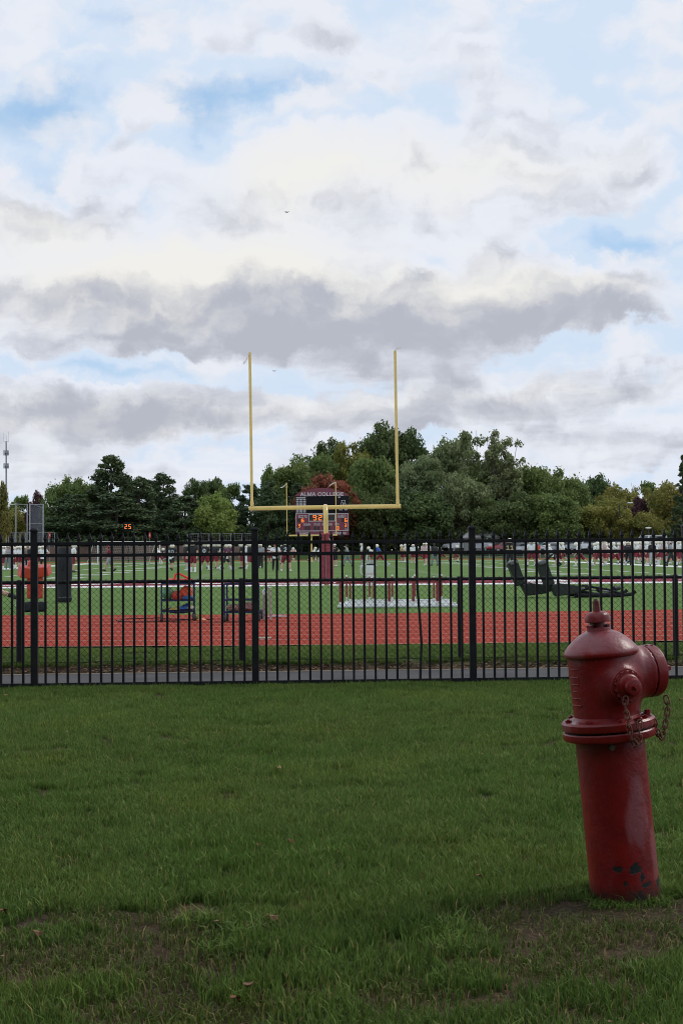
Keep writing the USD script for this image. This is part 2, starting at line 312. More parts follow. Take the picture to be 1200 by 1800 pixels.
# markings of the gridiron
def rect(x0, x1, y0, y1): return sbox(x0, y0, x1, y1)
border = rect(FX0 - 1.9, FX1 + 1.9, FY0 - 2.2, FY1 + 1.9).difference(rect(FX0, FX1, FY0, FY1))
marks = part('field_border', flat(border, .004), white_m, kind='structure', label='broad white boundary line painted round the playing field')
ez = [rect(FX0, FX1, FY0, FY0 + 9.14), rect(FX0, FX1, FY1 - 9.14, FY1)]
part('end_zone', flat(ez[0], .004), maroon_turf, kind='structure', label='maroon near end zone behind the goalpost')
yl = [rect(FX0, FX1, FY0 + 9.14 + 4.572 * k - .06, FY0 + 9.14 + 4.572 * k + .06) for k in range(0, 21)]
hs = [rect(CX + sx - .3, CX + sx + .3, FY0 + 9.14 + .9144 * k - .06, FY0 + 9.14 + .9144 * k + .06) for k in range(0, 100) for sx in (-6.1, 6.1, -23.6, 23.6)]
dash = [rect(CX + sx - .12, CX + sx + .12, FY0 + 9.14 + 4.572 * k + .6, FY0 + 9.14 + 4.572 * k + 3.9) for k in range(0, 20) for sx in (-17.2, 17.2)]
part('yard_line', join([flat(p, .006) for p in yl]), mat('yard_paint', (.5, .55, .44), (.4, .47, .34), 3, .85), marks)
part('hash_mark', join([flat(p, .009) for p in hs]), MATS['yard_paint'], marks, kind='stuff')
part('inner_line', join([flat(p, .009) for p in dash]), white_m, marks)
nums = []
for k, t in enumerate(['10', '20', '30', '40', '50', '40', '30', '20', '10']):
    for sx, rz in ((-13, -PI / 2), (13, PI / 2)):
        m = meshkit.text_mesh(t, 1.8, .002, True); m.apply_translation(-m.bounds.mean(0)); nums.append(moved(m, [CX + sx, FY0 + 9.14 + 9.144 * (k + 1), .010], rz))
part('yard_number', join(nums), white_m, marks)
m = meshkit.text_mesh('SCOTS', 5.6, .002, True); m.apply_translation(-m.bounds.mean(0)); m.apply_scale([2.0, 1, 1])
part('end_zone_lettering', moved(m, [CX - 2.5, FY0 + 4.57, .010]), white_m, marks)

# asphalt path between the two fences, with its pale edge and a strip of leaf litter
def strip(y0, y1, z, x0=-14, x1=14, dz=0.0): 
    v = np.array([[x0, fence_y(x0, y0), z], [x1, fence_y(x1, y0), z], [x1, fence_y(x1, y1), z + dz], [x0, fence_y(x0, y1), z + dz]]); return trimesh.Trimesh(v, [[0, 1, 2], [0, 2, 3]], process=False)
asphalt = mat('asphalt', (.058, .055, .057), (.082, .078, .080), 1.6, .9, .5, 90, spec=.25, detail=8)
part('path', strip(16.02, 17.62, LAWN + .008), asphalt, kind='structure', label='grey asphalt path running between the two fences')
part('path_edge', bx(-14, 14, -.03, .03, -.1, .012).apply_transform(np.array([[1, 0, 0, 0], [FS, 1, 0, 17.66], [0, 0, 1, LAWN], [0, 0, 0, 1]])), mat('pale_edge', (.34, .28, .20), (.22, .17, .11), 14, .9), kind='structure', label='pale worn edge of the asphalt path')
# leaf litter
lv, lf = [], []
for k in range(3600):
    x = rng.uniform(-8, 8); y = fence_y(x, 17.72 + abs(rng.normal(0, .28))); z = float(ground_z(x, y)) + rng.uniform(.004, .03); s = rng.uniform(.012, .035); a = rng.uniform(0, 2 * PI); t = rng.normal(0, .4)
    c, sn = math.cos(a), math.sin(a); o = len(lv)
    lv += [[x + s * c, y + s * sn, z + s * t], [x - .5 * s * sn, y + .5 * s * c, z], [x - s * c, y - s * sn, z - s * t * .3], [x + .5 * s * sn, y - .5 * s * c, z + .004]]; lf += [[o, o + 1, o + 2], [o, o + 2, o + 3]]
spread(part('leaf_litter', trimesh.Trimesh(np.array(lv), lf, process=False), mat('dead_leaf', (.13, .07, .04), (.23, .14, .08), 30, .9, island=.5), kind='stuff', label='brown dead leaves and mulch along the far edge of the path'), 4)
# brown bank behind the far left corner of the track
bxs = np.linspace(-38, -6.5, 40); bys = np.linspace(202.2, 206.4, 8); BX, BY = np.meshgrid(bxs, bys); BZ = ground_z(BX, BY) + .03
q = (np.arange(7)[:, None] * 40 + np.arange(39)[None]).ravel()
part('bank', (np.stack([BX, BY, BZ], -1).reshape(-1, 3), np.stack([q, q + 1, q + 41, q + 40], -1)), mat('brown_earth', (.052, .027, .018), (.075, .045, .028), 1.2, .95, .6, 9), smooth=True, kind='structure', label='bare reddish brown bank behind the soccer goal')
gxs = np.linspace(-60, 60, 60); BX, BY = np.meshgrid(gxs, np.linspace(201.0, 202.6, 5)); BZ = ground_z(BX, BY) + .02
part('gravel_strip', flat(rect(22, 70, 203.2, 300), 1.0), mat('gravel', (.24, .22, .21), (.32, .30, .28), .8, .95, .4, 20), kind='structure', label='grey gravel parking area beyond the far end of the track')

# ------------------------------------------------------------------ grass of the lawn: tiles of bent blades, laid out by instances
def blades(n, hmin, hmax, size, seed, lean=.5, wmul=1.0):
    r = np.random.default_rng(seed)
    x, y = r.uniform(-size / 2, size / 2, n), r.uniform(-size / 2, size / 2, n); h = r.uniform(hmin, hmax, n) * np.where(r.random(n) < .08, 1.45, 1)
    a = r.uniform(0, 2 * PI, n); w = r.uniform(.0016, .0032, n) * wmul; ln = np.abs(r.normal(lean, .28, n)) * h; wd = a + r.normal(PI / 2, .5, n)
    dx, dy, wx, wy = np.cos(a) * ln, np.sin(a) * ln, np.cos(wd) * w, np.sin(wd) * w; zero = np.zeros(n)
    P = np.stack([np.stack([x - wx, y - wy, zero - .01], 1), np.stack([x + wx, y + wy, zero - .01], 1), np.stack([x + dx * .35 - wx * .8, y + dy * .35 - wy * .8, h * .6], 1), np.stack([x + dx * .35 + wx * .8, y + dy * .35 + wy * .8, h * .6], 1), np.stack([x + dx, y + dy, h * (1 - .25 * (ln / h) ** 2)], 1)], 1)
    b = np.arange(n)[:, None] * 5
    return trimesh.Trimesh(P.reshape(-1, 3), np.concatenate([b + [0, 1, 3], b + [0, 3, 2], b + [2, 3, 4]], 1).reshape(-1, 3), process=False)
def grassmat(name, base, tip, dry, pdry):
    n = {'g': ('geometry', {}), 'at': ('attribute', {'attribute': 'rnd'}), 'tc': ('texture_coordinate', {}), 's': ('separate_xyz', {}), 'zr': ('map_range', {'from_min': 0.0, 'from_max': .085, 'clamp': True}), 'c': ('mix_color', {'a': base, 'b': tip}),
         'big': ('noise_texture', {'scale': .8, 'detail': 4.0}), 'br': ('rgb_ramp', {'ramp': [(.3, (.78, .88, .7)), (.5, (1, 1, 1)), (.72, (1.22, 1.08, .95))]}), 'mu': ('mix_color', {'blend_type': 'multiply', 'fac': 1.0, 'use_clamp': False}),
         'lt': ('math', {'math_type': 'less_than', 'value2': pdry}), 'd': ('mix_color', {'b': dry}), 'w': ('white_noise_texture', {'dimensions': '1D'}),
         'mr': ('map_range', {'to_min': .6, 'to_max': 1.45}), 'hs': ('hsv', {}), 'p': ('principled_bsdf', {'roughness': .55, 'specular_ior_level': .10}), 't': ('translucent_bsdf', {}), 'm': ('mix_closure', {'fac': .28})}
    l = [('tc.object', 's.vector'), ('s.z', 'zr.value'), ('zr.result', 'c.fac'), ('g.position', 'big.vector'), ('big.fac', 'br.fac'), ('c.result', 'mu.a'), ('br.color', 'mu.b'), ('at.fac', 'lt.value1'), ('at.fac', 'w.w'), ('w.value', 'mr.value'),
         ('lt.value', 'd.fac'), ('mu.result', 'd.a'), ('d.result', 'hs.color'), ('mr.result', 'hs.value'), ('hs.color', 'p.base_color'), ('hs.color', 't.color'), ('p.BSDF', 'm.closure1'), ('t.BSDF', 'm.closure2')]
    MATS[name] = usdkit.material(stage, '/World/Looks/' + name, n, l, surface='m.closure'); return MATS[name]
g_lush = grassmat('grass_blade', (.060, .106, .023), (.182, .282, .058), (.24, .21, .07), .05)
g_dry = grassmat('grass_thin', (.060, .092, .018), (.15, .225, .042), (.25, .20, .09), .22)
T = .22
grass = UsdGeom.PointInstancer.Define(stage, '/World/lawn_grass'); meta(grass, 'mown green grass of the lawn in front of the fence', 'grass', kind='stuff')
protos = []
def proto(name, mesh, m):
    protos.append(spread(usdkit.mesh(stage, f'/World/lawn_grass/{name}', mesh, m, False), 5, len(protos)).GetPath())
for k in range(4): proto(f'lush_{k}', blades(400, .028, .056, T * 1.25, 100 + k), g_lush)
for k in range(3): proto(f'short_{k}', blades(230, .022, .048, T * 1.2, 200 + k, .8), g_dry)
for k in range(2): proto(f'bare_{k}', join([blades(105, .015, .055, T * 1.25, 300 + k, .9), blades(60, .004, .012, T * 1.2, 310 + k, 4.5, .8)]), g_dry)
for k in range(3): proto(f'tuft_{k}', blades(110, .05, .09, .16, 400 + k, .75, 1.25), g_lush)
pos, idx, ori, scl = [], [], [], []
H0 = G(1097, 1575, LAWN)                                      # the foot of the hydrant
bare_spots = [(G(90, 1670, LAWN), .33), (G(190, 1655, LAWN), .2), (G(300, 1660, LAWN), .2), (G(470, 1790, LAWN), .3), (G(430, 1770, LAWN), .22), (G(280, 1625, LAWN), .22), (G(270, 1760, LAWN), .18), (G(930, 1640, LAWN), .22), (G(1030, 1625, LAWN), .3), (G(1120, 1625, LAWN), .2), (G(830, 1760, LAWN), .25), (G(1000, 1700, LAWN), .2)]
thin_spots = [(G(430, 1735, LAWN), .8), (G(180, 1690, LAWN), .7), (G(1060, 1650, LAWN), .8), (G(860, 1760, LAWN), .7)]
lushdark = [(G(640, 1600, LAWN), .9), (G(380, 1740, LAWN), .35), (G(90, 1780, LAWN), .35), (G(350, 1362, LAWN), .5), (G(590, 1362, LAWN), .4), (G(530, 1560, LAWN), .6), (G(1185, 1520, LAWN), .6)]
def near(p, spots, jit=.5): return max([1 - math.hypot(p[0] - s[0][0], p[1] - s[0][1]) / s[1] for s in spots])
ys = np.arange(3.4, 16.0, T)
for yv in ys:
    hw = .27 * yv + 1.3
    for xv in np.arange(-hw + .12 * yv * .2, hw, T):
        px, py = xv + rng.uniform(-.08, .08), yv + rng.uniform(-.08, .08)
        if py > fence_y(px, 15.78) or math.hypot(px - H0[0], py - H0[1]) < .05: continue
        nz = float(meshkit.fbm(np.array([px * 2.2, py * 2.2, 0.3]), 3, 11)); nb = float(meshkit.fbm(np.array([px * .7, py * .7, 4.3]), 3, 12))
        b = near((px, py), bare_spots) + (nz - .5) * 1.3; t = near((px, py), thin_spots) + (nz - .5) * 1.2; d = near((px, py), lushdark) + (nz - .5) * .6
        hN = float(gz(px, py)); k = 0.85 + .35 * nb + .12 * sm((8 - py) / 4)
        foot = math.hypot(px - H0[0] + .02, (py - H0[1] + .24) * 1.1) < .32
        if foot: b = 1
        if b > .70: kind = 7 + rng.integers(2); k = .55 if foot else .9
        elif t > .15 and rng.random() < .75: kind = 4 + rng.integers(3); k *= 1.0
        else: kind = rng.integers(4)
        if d > 0: k *= 1.15
        pos.append((px, py, hN - .004)); idx.append(int(kind)); a = rng.uniform(0, 2 * PI); ori.append(a); scl.append((1, 1, k))
        if kind < 4 and py < 10:                                # a second, turned layer near the camera, where the lawn reads blade by blade
            pos.append((px + rng.uniform(-.1, .1), py + rng.uniform(-.1, .1), hN - .004)); idx.append(int(rng.integers(4))); ori.append(rng.uniform(0, 2 * PI)); scl.append((1, 1, k * rng.uniform(.8, 1.1)))
        if rng.random() < (.03 if d < 0 else .3) and kind < 7 and not foot:
            pos.append((px + rng.uniform(-.15, .15), py + rng.uniform(-.15, .15), hN - .004)); idx.append(9 + int(rng.integers(3))); ori.append(rng.uniform(0, 2 * PI)); s = rng.uniform(.7, 1.1) * (.75 if py > 9 else 1); scl.append((s, s, s))
for k in range(60):                                            # long grass round the hydrant's foot, left by the mower
    a = rng.uniform(0, 2 * PI); r = rng.uniform(.15, .24); px, py = H0[0] + r * math.cos(a), H0[1] + r * math.sin(a)
    if a > PI and rng.random() < .78: continue
    pos.append((px, py, float(gz(px, py)) - .004)); idx.append(9 + int(rng.integers(3))); ori.append(rng.uniform(0, 2 * PI)); s = rng.uniform(.5, .95) * (.7 if a > PI else 1); scl.append((.6, .6, s))
for k in range(1700):                                           # the bank between path and track, and the foot of the fence
    x = rng.uniform(-7, 7)
    if k < 1450: y = fence_y(x, rng.uniform(18.05, 20.0)); kind = int(rng.integers(4)) if rng.random() < .75 else 4 + int(rng.integers(3)); s = rng.uniform(.6, .95)
    else: y = fence_y(x, rng.uniform(15.76, 15.98)); kind = int(rng.integers(4)); s = rng.uniform(.5, 1.0)
    pos.append((x, y, float(gz(x, y)) - .004)); idx.append(kind); ori.append(rng.uniform(0, 2 * PI)); scl.append((1, 1, s))
grass.CreatePrototypesRel().SetTargets(protos)
grass.CreateProtoIndicesAttr(Vt.IntArray(idx)); grass.CreatePositionsAttr(Vt.Vec3fArray.FromNumpy(np.array(pos, np.float32)))
grass.CreateOrientationsAttr(Vt.QuathArray([Gf.Quath(math.cos(a / 2), 0, 0, math.sin(a / 2)) for a in ori])); grass.CreateScalesAttr(Vt.Vec3fArray.FromNumpy(np.array(scl, np.float32)))

# ------------------------------------------------------------------ black picket fence
PG = .1202; FY = 15.86
fen = thing('picket_fence', 'tall black metal picket fence with spear tips crossing the whole lawn', 'fence')
px0 = W(67, 1200, FY)[0]
def spear():
    s = .0122
    sh = bx(-s, s, -s, s, .055, 1.605)
    tip = np.array([[-s, -s, 1.605], [s, -s, 1.605], [s, s, 1.605], [-s, s, 1.605], [-.02, -.02, 1.635], [.02, -.02, 1.635], [.02, .02, 1.635], [-.02, .02, 1.635], [0, 0, 1.71]])
    f = []
    for a in range(4):
        b = (a + 1) % 4; f += [[a, b, 4 + b], [a, 4 + b, 4 + a], [4 + a, 4 + b, 8]]
    return sh, trimesh.Trimesh(tip, f, process=False)
sh, tp = spear()
posts = []
for k in range(-1, 6):
    x = px0 + k * 20 * PG; y = fence_y(x, FY); posts.append(x)
    z = LAWN
    body = rbox(.074, .074, 1.75, .006, 6, (0, 0, .845))
    p = part('post', moved(body, [x, y, z]), black, fen)
    c = m3.Manifold.batch_hull([m3.Manifold.cube([.088, .088, .016], True).translate([0, 0, 1.724]), m3.Manifold.cube([.05, .05, .012], True).translate([0, 0, 1.745])])
    part('cap', moved(c, [x, y, z]), black, p)
    if k == 5: break
    for i in range(1, 20):
        xx = x + i * PG; yy = fence_y(xx, FY); bent = (k == 1 and i == 15)
        m = join([sh, tp])
        if bent:
            m = join([tube([[-.016, 0, 1.3], [-.012, 0, 1.1], [.012, 0, .75], [.03, .004, .45], [.012, 0, .055]], .0145, 4), bx(-.0295, -.0025, -.0135, .0135, 1.3, 1.605), tp.copy().apply_translation([-.016, 0, 0])])
        part('picket', moved(m, [xx, yy, z]), black, fen, label='picket bent sideways near its foot' if bent else None)
    for zr, h in ((1.601 - .0, 0), (1.474, 0), (.062, 0)):
        r = rbox(20 * PG - .076, .036, .038 if zr > 1 else .042, .004, 4, (10 * PG, 0, 0))
        r = tm(r).copy(); r.apply_transform(np.array([[1, 0, 0, x], [FS, 1, 0, y], [0, 0, 1, z + zr - .02], [0, 0, 0, 1]])); part('rail', r, black, fen)

# ------------------------------------------------------------------ black chain link fence beyond the path
CLY = 18.1; cl = thing('chain_link_fence', 'low black chain link fence on the grass bank beyond the path', 'fence')
clx0 = W(40, 1100, CLY)[0]; ztop, zbot = .955, -.05
for k in range(-1, 6):
    x = clx0 + k * 2.76; y = fence_y(x, CLY)
    if k > 4: break
    p = part('post', moved(lathe([(0, -.12), (.036, -.12), (.036, ztop + .01), (.03, ztop + .03), (0, ztop + .035)], 14), [x, y, 0]), black, cl, smooth=40)
xa, xb = clx0 - 2.76, clx0 + 4 * 2.76
part('top_rail', tube([[xa, fence_y(xa, CLY), ztop], [xb, fence_y(xb, CLY), ztop]], .021, 10), black, cl, smooth=50)
part('bottom_wire', tube([[xa, fence_y(xa, CLY - .03), zbot + .01], [xb, fence_y(xb, CLY - .03), zbot + .01]], .003, 4), black, cl)
ws, PIT = [], .076
for k in range(int((xb - xa) / PIT) + 16):
    for s in (1, -1):
        x0 = xa + k * PIT if s > 0 else xa + k * PIT
        hgt = ztop + .035 - zbot; x1 = x0 - s * hgt
        lo, hi = min(x0, x1), max(x0, x1)
        # clip to the run
        t0, t1 = 0.0, 1.0
        for lim, sg in ((xa, 1), (xb, -1)):
            a, b = sg * (x0 - lim), sg * (x1 - lim)
            if a < 0 and b < 0: t0 = 2
            elif a < 0: t0 = max(t0, a / (a - b))
            elif b < 0: t1 = min(t1, a / (a - b))
        if t0 >= t1: continue
        pa = [x0 + (x1 - x0) * t0, zbot + hgt * t0]; pb = [x0 + (x1 - x0) * t1, zbot + hgt * t1]
        ws.append(tube([[pa[0], fence_y(pa[0], CLY) - .024 - .002 * s, pa[1]], [pb[0], fence_y(pb[0], CLY) - .024 - .002 * s, pb[1]]], .0021, 3))
part('chain_link_mesh', join(ws), black, cl, kind='stuff')

# ------------------------------------------------------------------ goalposts
yellow = mat('yellow_gloss_paint', (.72, .51, .16), (.64, .45, .14), 2.0, .35, coat=.2)
pad_m = usdkit.material(stage, '/World/Looks/maroon_vinyl', {
    'g': ('geometry', {}), 'mp': ('mapping', {'mapping_type': 'point', 'scale': (3, 3, 9), 'rotation': (0, .9, 0)}), 'n': ('noise_texture', {'scale': 1.6, 'detail': 3.0, 'distortion': .6}), 'r': ('rgb_ramp', {'ramp': [(.3, (.19, .020, .034)), (.7, (.26, .036, .052))]}),
    'b': ('bump', {'strength': .9, 'distance': .03}), 'p': ('principled_bsdf', {'roughness': .42})},
    [('g.position', 'mp.vector'), ('mp.vector', 'n.vector'), ('n.fac', 'r.fac'), ('r.color', 'p.base_color'), ('n.fac', 'b.height'), ('b.normal', 'p.normal')], surface='p.BSDF')
grey_steel = mat('galvanised_steel', (.36, .37, .38), (.28, .29, .30), 6, .45, metal=.4)
ribbon_m = mat('white_ribbon', (.75, .66, .62), (.62, .55, .55), 8, .7)
def ribbon(pts, w):
    p = np.asarray(pts, float); v = np.concatenate([p - [0, w * .3, w], p + [0, w * .3, w]]); n = len(p); f = []
    for a in range(n - 1): f += [[a, a + 1, n + a + 1], [a, n + a + 1, n + a]]
    m = trimesh.Trimesh(v, f, process=False); b = m.copy(); b.invert(); b.apply_translation([0, .004, 0]); return join([m, b])
def goalpost(label, loc, near_side, roty, barz, topz, ribs, logo):
    t = thing('goalpost', label, 'goalpost', loc, roty=roty)
    s = -1 if near_side else 1
    part('crossbar', tube([[-2.95, 0, barz], [2.95, 0, barz]], .082, 18), yellow, t, smooth=50)
    for sx in (-1, 1):
        u = part('upright', tube([[sx * 2.83, 0, barz + .05], [sx * 2.83, 0, topz]], .056, 14), yellow, t, smooth=50)
        part('bolt_collar', lathe([(0, barz + .08), (.066, barz + .08), (.066, barz + .26), (0, barz + .26)], 14).apply_translation([sx * 2.83, 0, 0]), yellow, u, smooth=50)
    a = np.linspace(0, PI / 2, 9); neck = [[0, s * 1.7, 0], [0, s * 1.7, barz - 1.2]] + [[0, s * (1.7 - 1.2 * (1 - math.cos(x))), barz - 1.2 + 1.2 * math.sin(x) - .0] for x in a[1:]] + [[0, 0, barz]]
    if near_side: neck = [[0, -1.7, 0], [0, -1.7, barz - .5]] + [[0, -1.7 + .5 * (1 - math.cos(x)), barz - .5 + .5 * math.sin(x)] for x in a[1:]] + [[0, .02, barz]]
    part('gooseneck', tube(neck, .09, 16), yellow, t, smooth=50)
    for sx, pts in ribs: part('wind_ribbon', ribbon([[sx * 2.83 + x, -.04, topz + z] for x, z in pts], .05), ribbon_m, t)
    if near_side:
        gp = -1.7
        # two upright cushions with a slit between them
        l = rbox(.21, .42, 1.92, .05, 8, (-.15, gp, 1.02)); r = rbox(.285, .42, 1.92, .05, 8, (.115, gp, 1.02))
        part('pad', l, pad_m, t, smooth=40); q = part('pad', r, pad_m, t, smooth=40, label='wider right half of the maroon post pad with a pale crest')
        part('pad_strap', bx(-.043, -.025, gp - .19, gp + .19, .12, 1.15), grey_steel, t)
        th = np.linspace(0, 2 * PI, 24); crest = Polygon([(.055 * math.cos(x), .085 * math.sin(x)) for x in th]).difference(Polygon([(.036 * math.cos(x), .06 * math.sin(x)) for x in th]))
        crest = unary_union([crest, sbox(-.012, -.05, .012, .05), sbox(-.035, -.012, .035, .012)])
        part('crest', upright(prism(crest, .004)).apply_translation([.17, gp - .212, 1.76]), ribbon_m, q)
    return t
gn = W(569, 1027, 55.8)
goalpost('near yellow goalpost with a maroon padded base, tall behind the fences', (gn[0] + .09, 55.8, 0), True, -.5, 3.0, 9.08, [(-1, [(0, -.03), (-.05, -.07), (-.1, -.2), (-.17, -.36), (-.26, -.43)]), (1, [(0, -.02), (.05, .06), (.13, .1), (.2, .1), (.24, .13)])], True)
goalpost('far yellow goalpost standing small in front of the scoreboard', (W(548, 985, 165.5)[0], 165.5, 0), False, -.15, 3.05, 9.15, [(-1, [(0, -.05), (-.2, -.3), (-.45, -.5), (-.7, -.55)]), (1, [(0, -.02), (-.3, -.1), (-.6, -.3), (-.75, -.45)])], False)

# ------------------------------------------------------------------ the fire hydrant
A_P, A_H = math.radians(20), math.radians(-70)                # directions of the two outlets seen from above
dP, dH = np.array([math.cos(A_P), math.sin(A_P), 0]), np.array([math.cos(A_H), math.sin(A_H), 0])
ZP, ZH = .945, .915
def HP(px, py, dy=0.0):
    """A point of the hydrant in its own upright frame, from the picture and its offset in depth."""
    p = W(px, py, H0[1] + dy) - np.array([H0[0], H0[1], float(gz(H0[0], H0[1]))]); a = math.radians(5.1)
    return np.array([p[0] * math.cos(a) + p[2] * math.sin(a), p[1], -p[0] * math.sin(a) + p[2] * math.cos(a)])
def spots(tag, table, src):
    n, l, acc = {}, [], None
    for i, (c, r) in enumerate(table):
        n[f'{tag}m{i}'] = ('mapping', {'mapping_type': 'point', 'location': tuple(-np.array(c) / r), 'scale': tuple(1 / np.array(r))}); n[f'{tag}g{i}'] = ('gradient_texture', {'gradient_type': 'spherical'}); l += [(src, f'{tag}m{i}.vector'), (f'{tag}m{i}.vector', f'{tag}g{i}.vector')]
        if acc is None: acc = f'{tag}g{i}.fac'
        else: n[f'{tag}x{i}'] = ('math', {'math_type': 'maximum'}); l += [(acc, f'{tag}x{i}.value1'), (f'{tag}g{i}.fac', f'{tag}x{i}.value2')]; acc = f'{tag}x{i}.value'
    return n, l, acc
chips = [(HP(1087, 1527, -.14), (.050, .09, .026)), (HP(1112, 1525, -.13), (.044, .09, .036)), (HP(1122, 1541, -.12), (.030, .08, .032)), (HP(1131, 1553, -.11), (.034, .08, .020)), (HP(1095, 1553, -.14), (.016, .07, .018)), (HP(1127, 1446, -.10), (.012, .05, .012)), (HP(1150, 1548, -.05), (.02, .07, .03)), (HP(1120, 1570, -.12), (.02, .08, .03))]
chalk = [(HP(1116, 1440, -.12), (.075, .12, .15)), (HP(1118, 1390, -.12), (.06, .12, .12)), (HP(1143, 1500, -.05), (.03, .1, .22)), (np.array([-.03, -.06, 1.11]), (.26, .26, .13)), (dP * .17 + [0, -.04, ZP + .07], (.12, .12, .07)), (np.array([.12, -.12, .745]), (.12, .12, .05)), (np.array([-.19, -.06, .75]), (.05, .12, .04))]
cn_, cl_, cacc = spots('k', chips, 'tc.object'); hn_, hl_, hacc = spots('h', chalk, 'tc.object')
hyd_m = usdkit.material(stage, '/World/Looks/hydrant_paint', {**cn_, **hn_,
    'ca': ('math', {'math_type': 'multiply_add', 'value2': .37}), 'ka': ('math', {'math_type': 'multiply_add', 'value2': .43}),
    'tc': ('texture_coordinate', {}), 's': ('separate_xyz', {}), 'g': ('geometry', {}),
    'n': ('noise_texture', {'scale': 9.0, 'detail': 7.0, 'roughness': .62}), 'r': ('rgb_ramp', {'ramp': [(.3, (.125, .006, .008)), (.5, (.165, .007, .008)), (.7, (.21, .009, .008))]}),
    # old paint gone chalky and pinkish in streaks and patches
    'mp': ('mapping', {'mapping_type': 'point', 'scale': (1, 1, .35)}), 'cn': ('noise_texture', {'scale': 7.5, 'detail': 8.0, 'roughness': .68, 'distortion': .4}), 'cr': ('map_range', {'range_type': 'smoothstep', 'from_min': .56, 'from_max': .78, 'to_max': .62, 'clamp': True}),
    'cm': ('mix_color', {'b': (.26, .085, .095)}),
    # bare dark iron where the paint has chipped off, most of it low on the barrel
    'zn': ('map_range', {'from_min': .30, 'from_max': .06, 'to_min': -.24, 'to_max': .02, 'clamp': True}), 'kn': ('noise_texture', {'scale': 21.0, 'detail': 8.0, 'roughness': .66, 'distortion': .8}), 'ks': ('math', {'math_type': 'add'}),
    'kr': ('map_range', {'range_type': 'smoothstep', 'from_min': .60, 'from_max': .625, 'clamp': True}), 'km': ('mix_color', {'b': (.013, .014, .014)}),
    'sp': ('noise_texture', {'scale': 70.0, 'detail': 4.0}), 'sr': ('map_range', {'range_type': 'smoothstep', 'from_min': .70, 'from_max': .74, 'clamp': True}), 'sm': ('mix_color', {'b': (.05, .022, .018)}),
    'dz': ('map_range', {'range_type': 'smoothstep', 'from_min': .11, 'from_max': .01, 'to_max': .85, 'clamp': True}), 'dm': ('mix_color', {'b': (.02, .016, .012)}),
    'rr': ('map_range', {'from_min': .3, 'from_max': .7, 'to_min': .22, 'to_max': .50}),
    'bn': ('noise_texture', {'scale': 26.0, 'detail': 6.0, 'roughness': .6}), 'bn2': ('noise_texture', {'scale': 110.0, 'detail': 4.0}), 'b0': ('bump', {'strength': .35, 'distance': .0025}), 'b': ('bump', {'strength': .5, 'distance': .006}), 'b2': ('bump', {'strength': .5, 'distance': .004, 'invert': True}),
    'p': ('principled_bsdf', {'specular_ior_level': .38})},
    cl_ + hl_ + [(hacc, 'ca.value1'), ('cn.fac', 'ca.value3'), (cacc, 'ka.value1'), ('ks.value', 'ka.value3'), ('tc.object', 's.vector'), ('tc.object', 'n.vector'), ('tc.object', 'mp.vector'), ('mp.vector', 'cn.vector'), ('tc.object', 'kn.vector'), ('tc.object', 'sp.vector'), ('tc.object', 'bn.vector'), ('n.fac', 'r.fac'), ('ca.value', 'cr.value'),
     ('r.color', 'cm.a'), ('cr.result', 'cm.fac'), ('s.z', 'zn.value'), ('kn.fac', 'ks.value1'), ('zn.result', 'ks.value2'), ('ka.value', 'kr.value'), ('cm.result', 'sm.a'), ('sp.fac', 'sr.value'), ('sr.result', 'sm.fac'),
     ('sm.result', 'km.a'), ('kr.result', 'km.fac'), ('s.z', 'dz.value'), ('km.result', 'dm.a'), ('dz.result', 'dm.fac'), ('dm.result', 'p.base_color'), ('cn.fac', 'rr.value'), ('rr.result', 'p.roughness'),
     ('bn.fac', 'b.height'), ('tc.object', 'bn2.vector'), ('bn2.fac', 'b0.height'), ('b0.normal', 'b.normal'), ('kr.result', 'b2.height'), ('b.normal', 'b2.normal'), ('b2.normal', 'p.normal')], surface='p.BSDF')
chain_m = mat('rusty_chain', (.11, .030, .020), (.20, .085, .05), 60, .7, .5, 200, metal=.2, bdist=.002)
rust_m = mat('dark_rust', (.03, .02, .017), (.07, .035, .025), 60, .8, .4, 150, bdist=.002)
H0 = H0 + [.006, 0, 0]
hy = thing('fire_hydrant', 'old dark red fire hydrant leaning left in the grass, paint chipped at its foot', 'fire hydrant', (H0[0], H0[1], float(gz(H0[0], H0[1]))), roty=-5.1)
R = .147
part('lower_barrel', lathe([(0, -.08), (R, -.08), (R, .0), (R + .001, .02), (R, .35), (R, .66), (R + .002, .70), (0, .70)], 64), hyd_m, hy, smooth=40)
# the two flange plates with a gap
RF = .197
fl = part('lower_flange', lathe([(R - .01, .684), (RF - .016, .684), (RF - .005, .688), (RF, .696), (RF, .717), (RF - .004, .722), (R - .01, .722)], 72), hyd_m, hy, smooth=35)
fu = part('upper_flange', lathe([(R - .01, .7305), (RF - .004, .7305), (RF, .736), (RF + .002, .760), (RF - .006, .768), (RF - .03, .772), (R + .006, .776), (R - .01, .79)], 72), hyd_m, hy, smooth=35)
part('gasket', lathe([(R - .02, .722), (RF - .012, .722), (RF - .012, .7305), (R - .02, .7305)], 48), black, hy)
def hexa(r, h, n=6): return m3.Manifold.cylinder(h, r, r, n)
for k in range(8):
    a = 2 * PI * k / 8 + .12; p = [(RF - .022) * math.cos(a), (RF - .022) * math.sin(a), .769]
    part('flange_bolt', union([hexa(.014, .010).rotate([0, 0, 25 * k]), m3.Manifold.cylinder(.014, .007, .006, 10)]).translate(p), hyd_m, fu, smooth=30)
